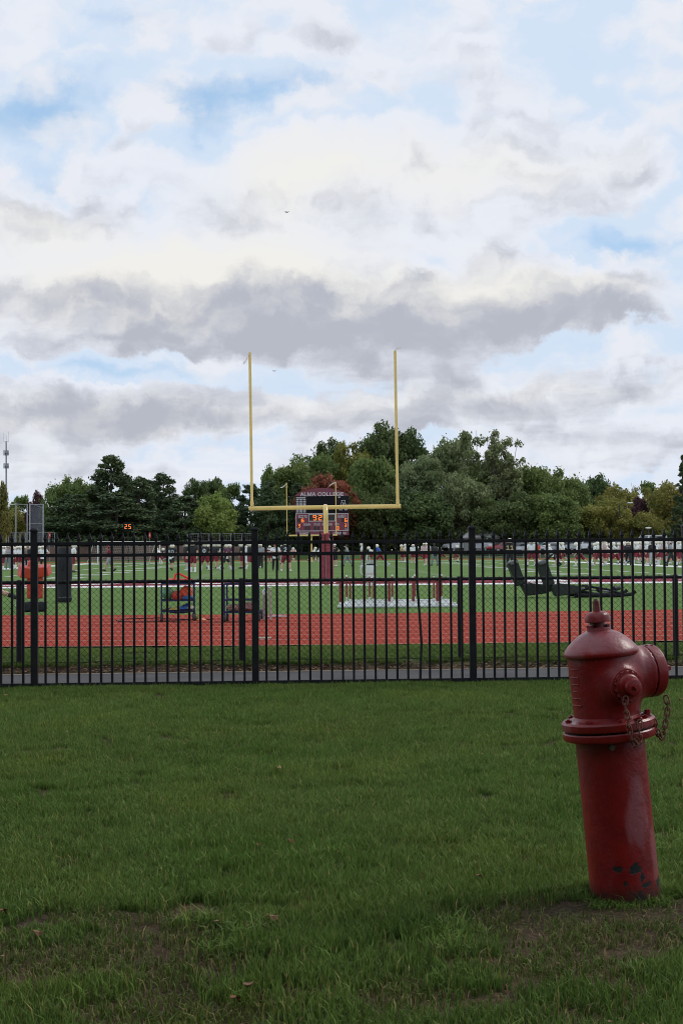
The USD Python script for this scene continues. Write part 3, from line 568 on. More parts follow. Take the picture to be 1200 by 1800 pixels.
# head: barrel, big pumper outlet to the right and hose outlet towards the front, blended like a casting
def smin(a, b, k):
    h = max(k - abs(a - b), 0) / k; return min(a, b) - h * h * k * .25
def sdf(x, y, z):
    rad = math.hypot(x, y); rr = R - .004 + .004 * max(0, min(1, (z - .8) / .25))
    d = max(rad - rr, .76 - z, z - 1.06)
    t = x * dP[0] + y * dP[1]; o = math.hypot(-x * dP[1] + y * dP[0], z - ZP); rp = .103 + .010 * max(0, (t - .15) / .05)
    d = smin(d, max(o - rp, t - .203, -t), .07)
    t = x * dH[0] + y * dH[1]; o = math.hypot(-x * dH[1] + y * dH[0], z - ZH); rh = .088 - .022 * max(0, min(1, (t - .13) / .055))
    d = smin(d, max(o - rh, t - .188, -t), .045)
    return -d
head = m3.Manifold.level_set(sdf, [-.19, -.22, .74, .26, .2, 1.08], .0095)
part('upper_barrel', head, hyd_m, hy, smooth=50)
def along(m, d, p):
    """Turn a mesh made along +z so that it runs along d, starting at p."""
    m = tm(m).copy(); T_ = np.eye(4); z = np.asarray(d, float); x = np.cross([0, 0, 1.0], z); x /= np.linalg.norm(x); T_[:3, 0], T_[:3, 1], T_[:3, 2], T_[:3, 3] = x, np.cross(z, x), z, p
    m.apply_transform(T_); return m
# pumper cap
c0 = dP * .206 + [0, 0, ZP]
cap = part('pumper_cap', along(lathe([(0, 0), (.106, 0), (.113, .003), (.1145, .012), (.1145, .040), (.111, .050), (.10, .056), (.05, .059), (0, .060)], 56), dP, c0), hyd_m, hy, smooth=35)
part('cap_gap', along(lathe([(.09, -.006), (.107, -.006), (.107, .002), (.09, .002)], 40), dP, c0), rust_m, cap)
part('cap_nut', along(m3.Manifold.cylinder(.072, .0155, .0135, 5), dP, c0 + dP * .058), hyd_m, cap, smooth=30)
for k, (az, tz) in enumerate(((.018, .013), (.026, .034))):
    part('cap_mark', lathe([(0, 0), (.0065, 0), (.0065, .003), (0, .003)], 10).apply_translation(c0 + dP * tz + np.array([dP[1], -dP[0], 0]) * az + [0, 0, math.sqrt(.1145 ** 2 - az ** 2) - .0018]), rust_m, cap)
# hose outlet: scalloped collar and round cap with a square nut
c1 = dH * .178 + [0, 0, ZH]
sc = []
for k in range(96):
    a = 2 * PI * k / 96; r = .064 + .0045 * (1 if math.sin(a * 16) > 0 else -1) * .7; sc.append((r * math.cos(a), r * math.sin(a)))
hc = part('hose_cap', along(join([prism(Polygon(sc), .017), lathe([(0, .015), (.055, .015), (.05, .026), (.040, .034), (0, .035)], 40)]), dH, c1), hyd_m, hy, smooth=40)
part('hose_collar', along(lathe([(0, -.012), (.074, -.012), (.077, -.003), (.073, .004), (0, .005)], 40), dH, c1), hyd_m, hc, smooth=35)
part('cap_boss', along(lathe([(0, .03), (.036, .03), (.037, .048), (.034, .058), (.028, .062), (0, .063)], 30), dH, c1), hyd_m, hc, smooth=35)
part('cap_nut', along(tm(m3.Manifold.cube([.019, .019, .02], True).rotate([0, 0, 20]).translate([0, 0, .069])), dH, c1), hyd_m, hc)
# bonnet, weather cap, operating nut
bn = part('bonnet', lathe([(R - .01, 1.035), (R + .002, 1.036), (R + .010, 1.043), (R + .0135, 1.052), (R + .012, 1.060), (R + .004, 1.073), (R - .012, 1.092), (.118, 1.108), (.098, 1.124), (.075, 1.138), (.054, 1.146), (0, 1.149)], 72), hyd_m, hy, smooth=45)
wp = part('cap_plate', join([m3.Manifold.cylinder(.018, .051, .050, 24).translate([0, 0, 1.143]), hexa(.011, .012).translate([.036, -.02, 1.160]), hexa(.011, .012).translate([-.036, -.02, 1.160]), hexa(.011, .012).translate([.036, .02, 1.160]), hexa(.011, .012).translate([-.036, .02, 1.160])]), hyd_m, bn, smooth=35)
part('weather_cap', lathe([(0, 1.158), (.030, 1.158), (.0285, 1.172), (.0285, 1.184), (.050, 1.184), (.0545, 1.186), (.0545, 1.196), (.052, 1.210), (.045, 1.221), (.036, 1.227), (.024, 1.229), (0, 1.230)], 40), hyd_m, hy, smooth=40)
part('operating_nut', union([m3.Manifold.cylinder(.048, .0185, .0150, 5).translate([0, 0, 1.226]).rotate([0, 0, 12]), m3.Manifold.cylinder(.010, .0125, .008, 10).translate([0, 0, 1.273])]), mat('rusty_red_nut', (.10, .016, .014), (.16, .035, .025), 60, .65, .5, 150, bdist=.002), hy, smooth=20)
# cast lettering panel on the left of the head, seen edge on
a0 = math.radians(200)
for k, (dz, dzh, da) in enumerate(((.93, .0025, .22), (.96, .0025, .22), (.995, .002, .3), (.87, .0025, .26), (.84, .002, .25), (1.01, .002, .26), (.90, .0025, .12))):
    th = np.linspace(a0 - da, a0 + da * .9, 12); part('cast_line', tube([[(R - .003) * math.cos(t), (R - .003) * math.sin(t), dz] for t in th], .0034, 6), hyd_m, hy, smooth=60)
part('cast_line', tube([[(R - .003) * math.cos(a0 + .2), (R - .003) * math.sin(a0 + .2), z] for z in (.93, .96)], .0034, 6), hyd_m, hy, smooth=60)
part('grease_plug', lathe([(0, 0), (.013, 0), (.012, .004), (0, .006)], 14).apply_transform(trimesh.transformations.rotation_matrix(PI / 2, [1, 0, 0])).apply_translation([-.022, -R + .001, .664]), mat('dull_zinc', (.16, .17, .13), (.1, .1, .08), 30, .7), hy, smooth=40)
# chains: separate oval links
def link(L_, w, r):
    th = np.linspace(0, 2 * PI, 15)[:-1]; s = L_ / 2 - w
    p = [((s if math.cos(t) > 0 else -s) + w * math.cos(t), w * math.sin(t), 0) for t in th]; p.append(p[0]); return tube(p, r, 6)
def chain(pts, n, lk, twist=0):
    pts = np.asarray(pts, float); d = np.r_[0, np.cumsum(np.linalg.norm(np.diff(pts, axis=0), axis=1))]; t = np.linspace(0, d[-1], n + 1); P = np.stack([np.interp(t, d, pts[:, k]) for k in range(3)], 1); out = []
    for k in range(n):
        z = P[k + 1] - P[k]; z /= np.linalg.norm(z); x = np.cross(z, [.31, .9, .2]); x /= np.linalg.norm(x); y = np.cross(z, x); a = twist + (k % 2) * PI / 2 * .85; T_ = np.eye(4)
        T_[:3, 0], T_[:3, 1] = z, x * math.cos(a) + y * math.sin(a); T_[:3, 2] = np.cross(T_[:3, 0], T_[:3, 1]); T_[:3, 3] = (P[k] + P[k + 1]) / 2; m = lk.copy(); m.apply_transform(T_); out.append(m)
    return out
lk = link(.040, .0105, .0036)
sagA = [HP(1100, 1226, -.205), HP(1098, 1243, -.206), HP(1103, 1262, -.212), HP(1105, 1282, -.218), HP(1112, 1305, -.212), HP(1121, 1314, -.206), HP(1124, 1300, -.203), HP(1123, 1282, -.198), HP(1124, 1268, -.19)]
for m in chain(sagA, 11, lk, .3): part('chain_link', m, chain_m, hy, smooth=60, label=None)
part('chain_ring', along(tube([(.012 * math.cos(t), .012 * math.sin(t), 0) for t in np.linspace(0, 2 * PI, 16)], .0026, 6), [.2, -1, .1] / np.linalg.norm([.2, -1, .1]), HP(1119, 1302, -.208)), chain_m, hy, smooth=60)
sagB = [HP(1170, 1225, .04), HP(1174, 1240, .03), HP(1172, 1256, .02), HP(1169, 1275, .0), HP(1166, 1292, -.01), HP(1161, 1300, -.02), HP(1156, 1290, -.03), HP(1152, 1276, -.04), HP(1148, 1265, -.05), HP(1141, 1259, -.06)]
for m in chain(sagB, 12, lk, .1): part('chain_link', m, chain_m, hy, smooth=60)
hk = HP(1138, 1256, -.06); part('chain_lug', union([bone(hk + [-.03, .02, -.012], hk, .013, .011, 10), hexa(.0135, .02).translate(list(map(float, hk + [0, 0, .002])))]), hyd_m, hy, smooth=30)
hk = HP(1125, 1264, -.17); part('chain_lug', union([bone(hk + [-.012, .03, -.01], hk, .012, .0095, 10)]), hyd_m, hy, smooth=30)

# scraps of dead leaf and straw in the grass
lv, lf = [], []
for k in range(260):
    y = rng.uniform(3.9, 15.5); x = rng.uniform(-.27 * y - .6, .27 * y + .6); z = float(gz(x, y)) + rng.uniform(.012, .045); s = rng.uniform(.005, .016); a = rng.uniform(0, 2 * PI); e = rng.uniform(.12, .7); t_ = rng.normal(0, .35); c, sn = math.cos(a), math.sin(a); o = len(lv)
    lv += [[x + s * c, y + s * sn, z + s * t_], [x - e * s * sn, y + e * s * c, z], [x - s * c, y - s * sn, z - s * t_ * .3], [x + e * s * sn, y - e * s * c, z + .002]]; lf += [[o, o + 1, o + 2], [o, o + 2, o + 3]]
spread(part('leaf_scraps', trimesh.Trimesh(np.array(lv), lf, process=False), MATS['dead_leaf'], kind='stuff', label='scraps of dead leaf and straw scattered in the lawn'), 4)
# fallen leaves on the lawn
leaf_cols = {'tan': mat('tan_leaf', (.42, .27, .14), (.34, .2, .1), 60, .8), 'brown': mat('brown_leaf', (.16, .075, .035), (.22, .11, .05), 60, .8), 'orange': mat('orange_leaf', (.22, .085, .03), (.17, .06, .025), 60, .8)}
def leaf(px, py, s, c, label):
    p = G(px, py, LAWN); z = float(gz(p[0], p[1])) + .05; a = rng.uniform(0, 2 * PI)
    th = np.linspace(0, 2 * PI, 15)[:-1]; rr = 1 + .22 * np.cos(5 * th) + .1 * np.cos(3 * th + 1); x, y = s * rr * np.cos(th), s * .75 * rr * np.sin(th)
    v = np.vstack([np.stack([x, y, .35 * s * np.cos(2 * th) + .2 * x], 1), [[0, 0, .12 * s]]]); f = [[k, (k + 1) % 14, 14] for k in range(14)]
    m = trimesh.Trimesh(v, f, process=False); b = m.copy(); b.invert(); b.apply_translation([0, 0, -.0015])
    t = thing('fallen_leaf', label, 'leaf', (p[0], p[1], z), rotz=math.degrees(a), rotx=-25, group='fallen leaves on the lawn')
    part('leaf_blade', join([m, b]), leaf_cols[c], t); part('leaf_stem', tube([[s * .9, 0, .1 * s], [s * 1.5, .1 * s, .25 * s]], .0012, 5), leaf_cols['brown'], t)
for a in ((489, 1362, .024, 'tan', 'pale tan dead leaf lying alone in the middle of the lawn'), (512, 1496, .014, 'orange', 'tiny orange leaf on the lawn below the pale tan leaf'), (455, 1504, .012, 'brown', 'tiny brown leaf just left of the tiny orange one'),
          (592, 1516, .014, 'brown', 'small brown leaf in the darker grass at the middle of the picture'), (6, 1624, .022, 'orange', 'orange brown leaf at the left edge of the picture'), (843, 1560, .020, 'brown', 'reddish brown leaf in thick grass left of the hydrant foot'),
          (1196, 1238, .022, 'orange', 'orange leaf at the right edge beside the hydrant head'), (480, 1640, .022, 'brown', 'curled brown leaf in the thin grass below the thick dark tuft'), (438, 1764, .02, 'brown', 'brown leaf on the bare patch at the bottom of the picture'),
          (415, 1790, .022, 'orange', 'orange brown leaf lowest in the picture'), (68, 1664, .018, 'brown', 'brown leaf lying on the bare soil at lower left'), (10, 1230, .02, 'tan', 'pale leaf near the fence at the left edge of the lawn')):
    leaf(*a)

# ------------------------------------------------------------------ people on the field
skin_c = {'light': mat('skin_light', (.58, .36, .27), (.52, .31, .22), 9, .55), 'tan': mat('skin_tan', (.42, .24, .165), (.36, .20, .13), 9, .55), 'dark': mat('skin_dark', (.12, .065, .042), (.09, .05, .033), 9, .5)}
CL = {k: mat('cloth_' + k, c, None, 6, .85, .4, 14) for k, c in dict(white=(.78, .78, .79), black=(.014, .014, .017), maroon=(.20, .014, .030), grey=(.30, .31, .33), bluegrey=(.18, .22, .25), blue=(.03, .09, .36), red=(.50, .06, .03), pink=(.60, .45, .44), purple=(.10, .03, .07), camo=(.16, .14, .11), paleggrey=(.45, .46, .47), gold=(.55, .42, .20), cream=(.72, .66, .52)).items()}
helmet_m = mat('helmet_shell', (.74, .69, .57), (.68, .63, .50), 5, .3, coat=.3); mask_m = mat('face_mask_metal', (.30, .29, .27), None, 9, .4); hair_m = mat('dark_hair', (.02, .014, .01), None, 20, .7)
shoe_m = {'w': mat('shoe_white', (.62, .62, .62), None, 9, .6), 'b': mat('shoe_black', (.015, .015, .016), None, 9, .6)}
# pose: hip and knee bend (left, right), shoulder swing forward / out and elbow bend (left, right), lean forward; degrees
POSES = dict(
    stand=dict(h=(4, -3), k=(3, 3), s=(6, 2), o=(11, 12), e=(18, 14), lean=2), wide=dict(h=(6, 2), k=(8, 6), s=(8, 10), o=(16, 18), e=(20, 22), lean=4, sp=12),
    hips=dict(h=(2, -2), k=(3, 3), s=(-14, -12), o=(42, 44), e=(95, 98), lean=0, sp=6), crouch=dict(h=(52, 48), k=(58, 52), s=(38, 34), o=(14, 14), e=(24, 28), lean=34, sp=9),
    walk=dict(h=(24, -16), k=(8, 22), s=(-20, 22), o=(9, 9), e=(14, 26), lean=4), walk2=dict(h=(-14, 20), k=(20, 6), s=(20, -16), o=(9, 9), e=(24, 14), lean=4),
    run=dict(h=(52, -24), k=(68, 42), s=(-38, 42), o=(10, 10), e=(85, 88), lean=14), run2=dict(h=(-26, 46), k=(58, 38), s=(44, -36), o=(10, 10), e=(86, 84), lean=16), sprint=dict(h=(38, -42), k=(20, 62), s=(-42, 48), o=(12, 12), e=(80, 90), lean=22),
    lunge=dict(h=(44, -34), k=(46, 12), s=(20, 30), o=(18, 12), e=(40, 50), lean=20), point=dict(h=(2, -4), k=(3, 4), s=(4, 84), o=(10, 22), e=(12, 8), lean=0), fold=dict(h=(2, -2), k=(2, 2), s=(24, 26), o=(14, 14), e=(100, 104), lean=0, sp=4), catch=dict(h=(20, -20), k=(20, 30), s=(72, 78), o=(10, 8), e=(26, 22), lean=10))
def V3(a): return np.array(a, float)
def person(px, py, head, pose, gear, top, bottom, legs, shoes, label, skin='light', h=1.85, num=None, bulk=1.0, extra=None, group=None, xyz=None):
    P = POSES[pose]; s = h / 1.85 * .975; g = G(px, py) if xyz is None else V3(xyz)
    la = math.radians(P['lean']); J = {}
    hipc = V3([0, 0, .98]); upv = V3([0, math.sin(la), math.cos(la)]); fv = V3([0, math.cos(la), -math.sin(la)]); sp = math.radians(P.get('sp', 3))
    for i, sd in ((0, -1), (1, 1)):
        a, b = math.radians(P['h'][i]), math.radians(P['k'][i]); hp = hipc + [sd * .095, 0, -.02]
        kn = hp + .45 * V3([sd * math.sin(sp), math.sin(a), -math.cos(a)]); an = kn + .43 * V3([sd * math.sin(sp) * .6, math.sin(a - b), -math.cos(a - b)])
        c = a - b; fo = V3([sd * .12, math.cos(c), math.sin(c)]); dn = V3([0, math.sin(c), -math.cos(c)]); J[i] = hp, kn, an, an + dn * .055 - fo * .05, an + dn * .062 + fo * .165
        sh = hipc + upv * .50 + V3([sd * .195, 0, 0]); u, o, e = math.radians(P['s'][i]), math.radians(P['o'][i]), math.radians(P['e'][i])
        ad = -upv * math.cos(u) * math.cos(o) + fv * math.sin(u) * math.cos(o) + V3([sd * math.sin(o), 0, 0]); el = sh + .30 * ad
        u2 = u + e; inn = -.35 if pose in ('hips', 'fold') else 0.0
        fd = -upv * math.cos(u2) * math.cos(o) + fv * math.sin(u2) * math.cos(o) + V3([sd * (math.sin(o) * .4 + inn), 0, 0])
        if pose == 'hips': fd = V3([-sd * .8, .35, -.42])
        if pose == 'fold': fd = V3([-sd * .75, .6, .1])
        fd /= np.linalg.norm(fd); J[i + 2] = sh, el, el + .265 * fd, fd
    ch, nk = hipc + upv * .40 + fv * .01, hipc + upv * .565; hd = hipc + upv * .72 + fv * .035 + [0, 0, .0]
    drop = min(min(J[i][3][2], J[i][4][2]) for i in (0, 1)) - .035
    bones = [bone(hipc + [-.07, 0, 0], hipc + [.07, 0, 0], .115 * bulk, .115 * bulk), m3.Manifold.batch_hull([m3.Manifold.sphere(.105 * bulk, 10).translate(list(hipc + upv * .1 + [x, 0, 0])) for x in (-.06, .06)] + [m3.Manifold.sphere(.115, 10).translate(list(ch + [x, 0, 0])) for x in (-.1, .1)]),
             bone(ch + [-.12, 0, .05], ch + [.12, 0, .05], .105, .105), bone(ch + upv * .1, nk, .07, .06), bone(nk, hd - [0, 0, .03], .056, .06), m3.Manifold.sphere(.105, 14).scale([.86, 1, 1.18]).translate(list(hd)), bone(hd + fv * .098 + [0, 0, .01], hd + fv * .112 - [0, 0, .018], .010, .014, 6), bone(hd + fv * .05 - upv * .085, hd + fv * .075 - upv * .095, .045, .03, 8)]
    for i, sd in ((0, -1), (1, 1)):
        bones.append(bone(hd + [sd * .088, 0, .01], hd + [sd * .092, 0, -.03], .014, .012, 6))
        hp, kn, an, he, to = J[i]; bones += [bone(hp, kn, .092 * bulk, .062), bone(kn, kn + (an - kn) * .35, .06, .062), bone(kn + (an - kn) * .35, an, .06, .04), bone(he, to, .035, .028, 8)]
        sh, el, wr, fd = J[i + 2]; bones += [bone(sh, el, .062, .045), bone(el, wr, .046, .030)]
        sidev = np.cross(fd, [0, 0, 1.0]) + 1e-6; sidev /= np.linalg.norm(sidev); pm = wr + fd * .075; bones.append(bone(wr + fd * .02, pm, .028, .036, 8))
        for k in range(4): b0 = pm + sidev * (k - 1.5) * .019 + fd * .015; e0 = b0 + fd * (.05, .062, .066, .055)[k] * .75 - [0, 0, .012]; bones.append(bone(b0, e0, .0105, .009, 5))
        bones.append(bone(wr + fd * .03, wr + fd * .075 + sidev * -.05, .013, .010, 5))
    t = thing('person', label, 'person', (g[0], g[1], g[2] - drop * s + .01 if xyz is None else g[2] - drop * s), rotz=-head, group=group, scale=(s * 1.14, s * 1.08, s))
    part('body', union(bones), skin_c[skin], t, smooth=60)
    pad = gear == 'helmet'
    k1 = 1.0 if not pad else 1.16
    torso = [m3.Manifold.batch_hull([m3.Manifold.sphere(.128 * bulk, 12).translate(list(hipc + upv * (.02 if top[1] else .06) + [x, 0, 0])) for x in (-.065, .065)] + [m3.Manifold.sphere(.128 * k1, 12).translate(list(ch + [x, 0, 0])) for x in (-.1, .1)]),
             m3.Manifold.batch_hull([m3.Manifold.sphere(.12 * k1, 12).translate(list(ch + [x, 0, 0])) for x in (-.11, .11)] + [m3.Manifold.sphere(.085 * k1, 12).translate(list(hipc + upv * .505 + [x, 0, 0])) for x in (-.19, .19)] + [m3.Manifold.sphere(.075, 10).translate(list(nk - upv * .02))])]
    for i in (0, 1):
        sh, el, wr, fd = J[i + 2]; torso.append(bone(sh, sh + (el - sh) * (.55 if top[1] else .97), .085 * k1, .062 if top[1] else .06))
        if not top[1]: torso.append(bone(el, wr, .058, .044))
    part('jersey' if pad else 'shirt', union(torso), CL[top[0]], t, smooth=60)
    if len(top) > 2:
        part('shirt_tail', m3.Manifold.batch_hull([m3.Manifold.sphere(.03, 8).translate([x, y, z]) for x in (-.13, .13) for y in (-.09, .09) for z in (.98, .82)]), CL[top[2]], t, smooth=60)
    sb, long = bottom; sh_ = [bone(hipc + [-.075, 0, .02], hipc + [.075, 0, .02], .13 * bulk, .13 * bulk, 12)]
    for i in (0, 1):
        hp, kn, an, he, to = J[i]
        if long: sh_ += [bone(hp, kn, .105 * bulk, .08), bone(kn, an, .078, .062)]
        else: sh_.append(bone(hp, hp + (kn - hp) * .80, .112 * bulk, .098 * bulk, 12))
    part('trousers' if long else 'shorts', union(sh_), CL[sb], t, smooth=60)
    for i in (0, 1):
        hp, kn, an, he, to = J[i]
        if legs and not long:
            full = legs[1]; part('tights' if full else 'sock', union([bone(kn, an, .066, .046)] + ([bone(hp, kn, .096, .068)] if full else [])) if full else bone(kn + (an - kn) * .5, an, .058, .047), CL[legs[0]], t, smooth=60)
        f = (to - he) / np.linalg.norm(to - he); part('shoe', m3.Manifold.batch_hull([m3.Manifold.sphere(.048, 9).translate(list(he)), m3.Manifold.sphere(.04, 9).translate(list(to)), m3.Manifold.sphere(.05, 9).translate(list(an * .85 + he * .15))]), shoe_m[shoes], t, smooth=60)
    if gear == 'helmet':
        sh0 = m3.Manifold.sphere(.152, 18).scale([.95, 1.08, 1.02]).translate(list(hd + fv * -.008 + [0, 0, .022])) - m3.Manifold.cube([.19, .16, .15], True).translate(list(hd + fv * .15 + [0, 0, -.045])) - m3.Manifold.cube([.4, .4, .1], True).translate(list(hd + [0, 0, -.165]))
        hm = part('helmet', sh0, helmet_m, t, smooth=40)
        mk = [tube([hd + V3([.115 * math.sin(a), 0, 0]) + fv * (.06 + .115 * math.cos(a)) + [0, 0, z] for a in np.linspace(-1.3, 1.3, 9)], .009, 5) for z in (-.02, -.06, -.10)] + [tube([hd + fv * .176 + [0, 0, .0], hd + fv * .16 + [0, 0, -.11]], .009, 5)]
        part('face_mask', join(mk), mask_m, hm)
    else:
        hair = m3.Manifold.sphere(.113, 14).scale([.9, 1.03, 1.14]).translate(list(hd + fv * -.012 + [0, 0, .012])) - m3.Manifold.cube([.3, .3, .3], True).translate(list(hd + fv * .165 + [0, 0, -.115])) - m3.Manifold.cube([.4, .4, .2], True).translate(list(hd + [0, 0, -.175]))
        part('hair', hair, hair_m, t, smooth=50)
        if gear and gear != 'bare':
            c = m3.Manifold.sphere(.118, 14).scale([.93, 1.05, 1.0]).translate(list(hd + fv * -.008 + [0, 0, .035])) - m3.Manifold.cube([.4, .4, .2], True).translate(list(hd + [0, 0, -.055]))
            brim = m3.Manifold.cylinder(.012, .085, .085, 16).scale([1, 1.2, 1]).translate(list(hd + fv * .085 + [0, 0, .045]))
            part('cap', union([c, brim]), CL[gear], t, smooth=50)
    if num:
        m = meshkit.text_mesh(num[0], .24, .012, True); m.apply_translation(-m.bounds.mean(0)); m = upright(m)
        if num[2] == 'back': m.apply_translation((hipc + upv * .33) + fv * -.165)
        else: m = moved(m, [0, 0, 0], PI); m.apply_translation((hipc + upv * .33) + fv * .17)
        part('jersey_number', m, CL[num[1]], t)
    if extra == 'towel': part('towel', rbox(.12, .03, .34, .012, 5, (.0, -.16, .80)), CL['white'], t)
    return t
M, WH, BK = ('maroon', False), ('white', True), ('black', True)
H_, none = 'helmet', None
sk = ('white', False); ti = ('paleggrey', True); bsk = ('black', False)
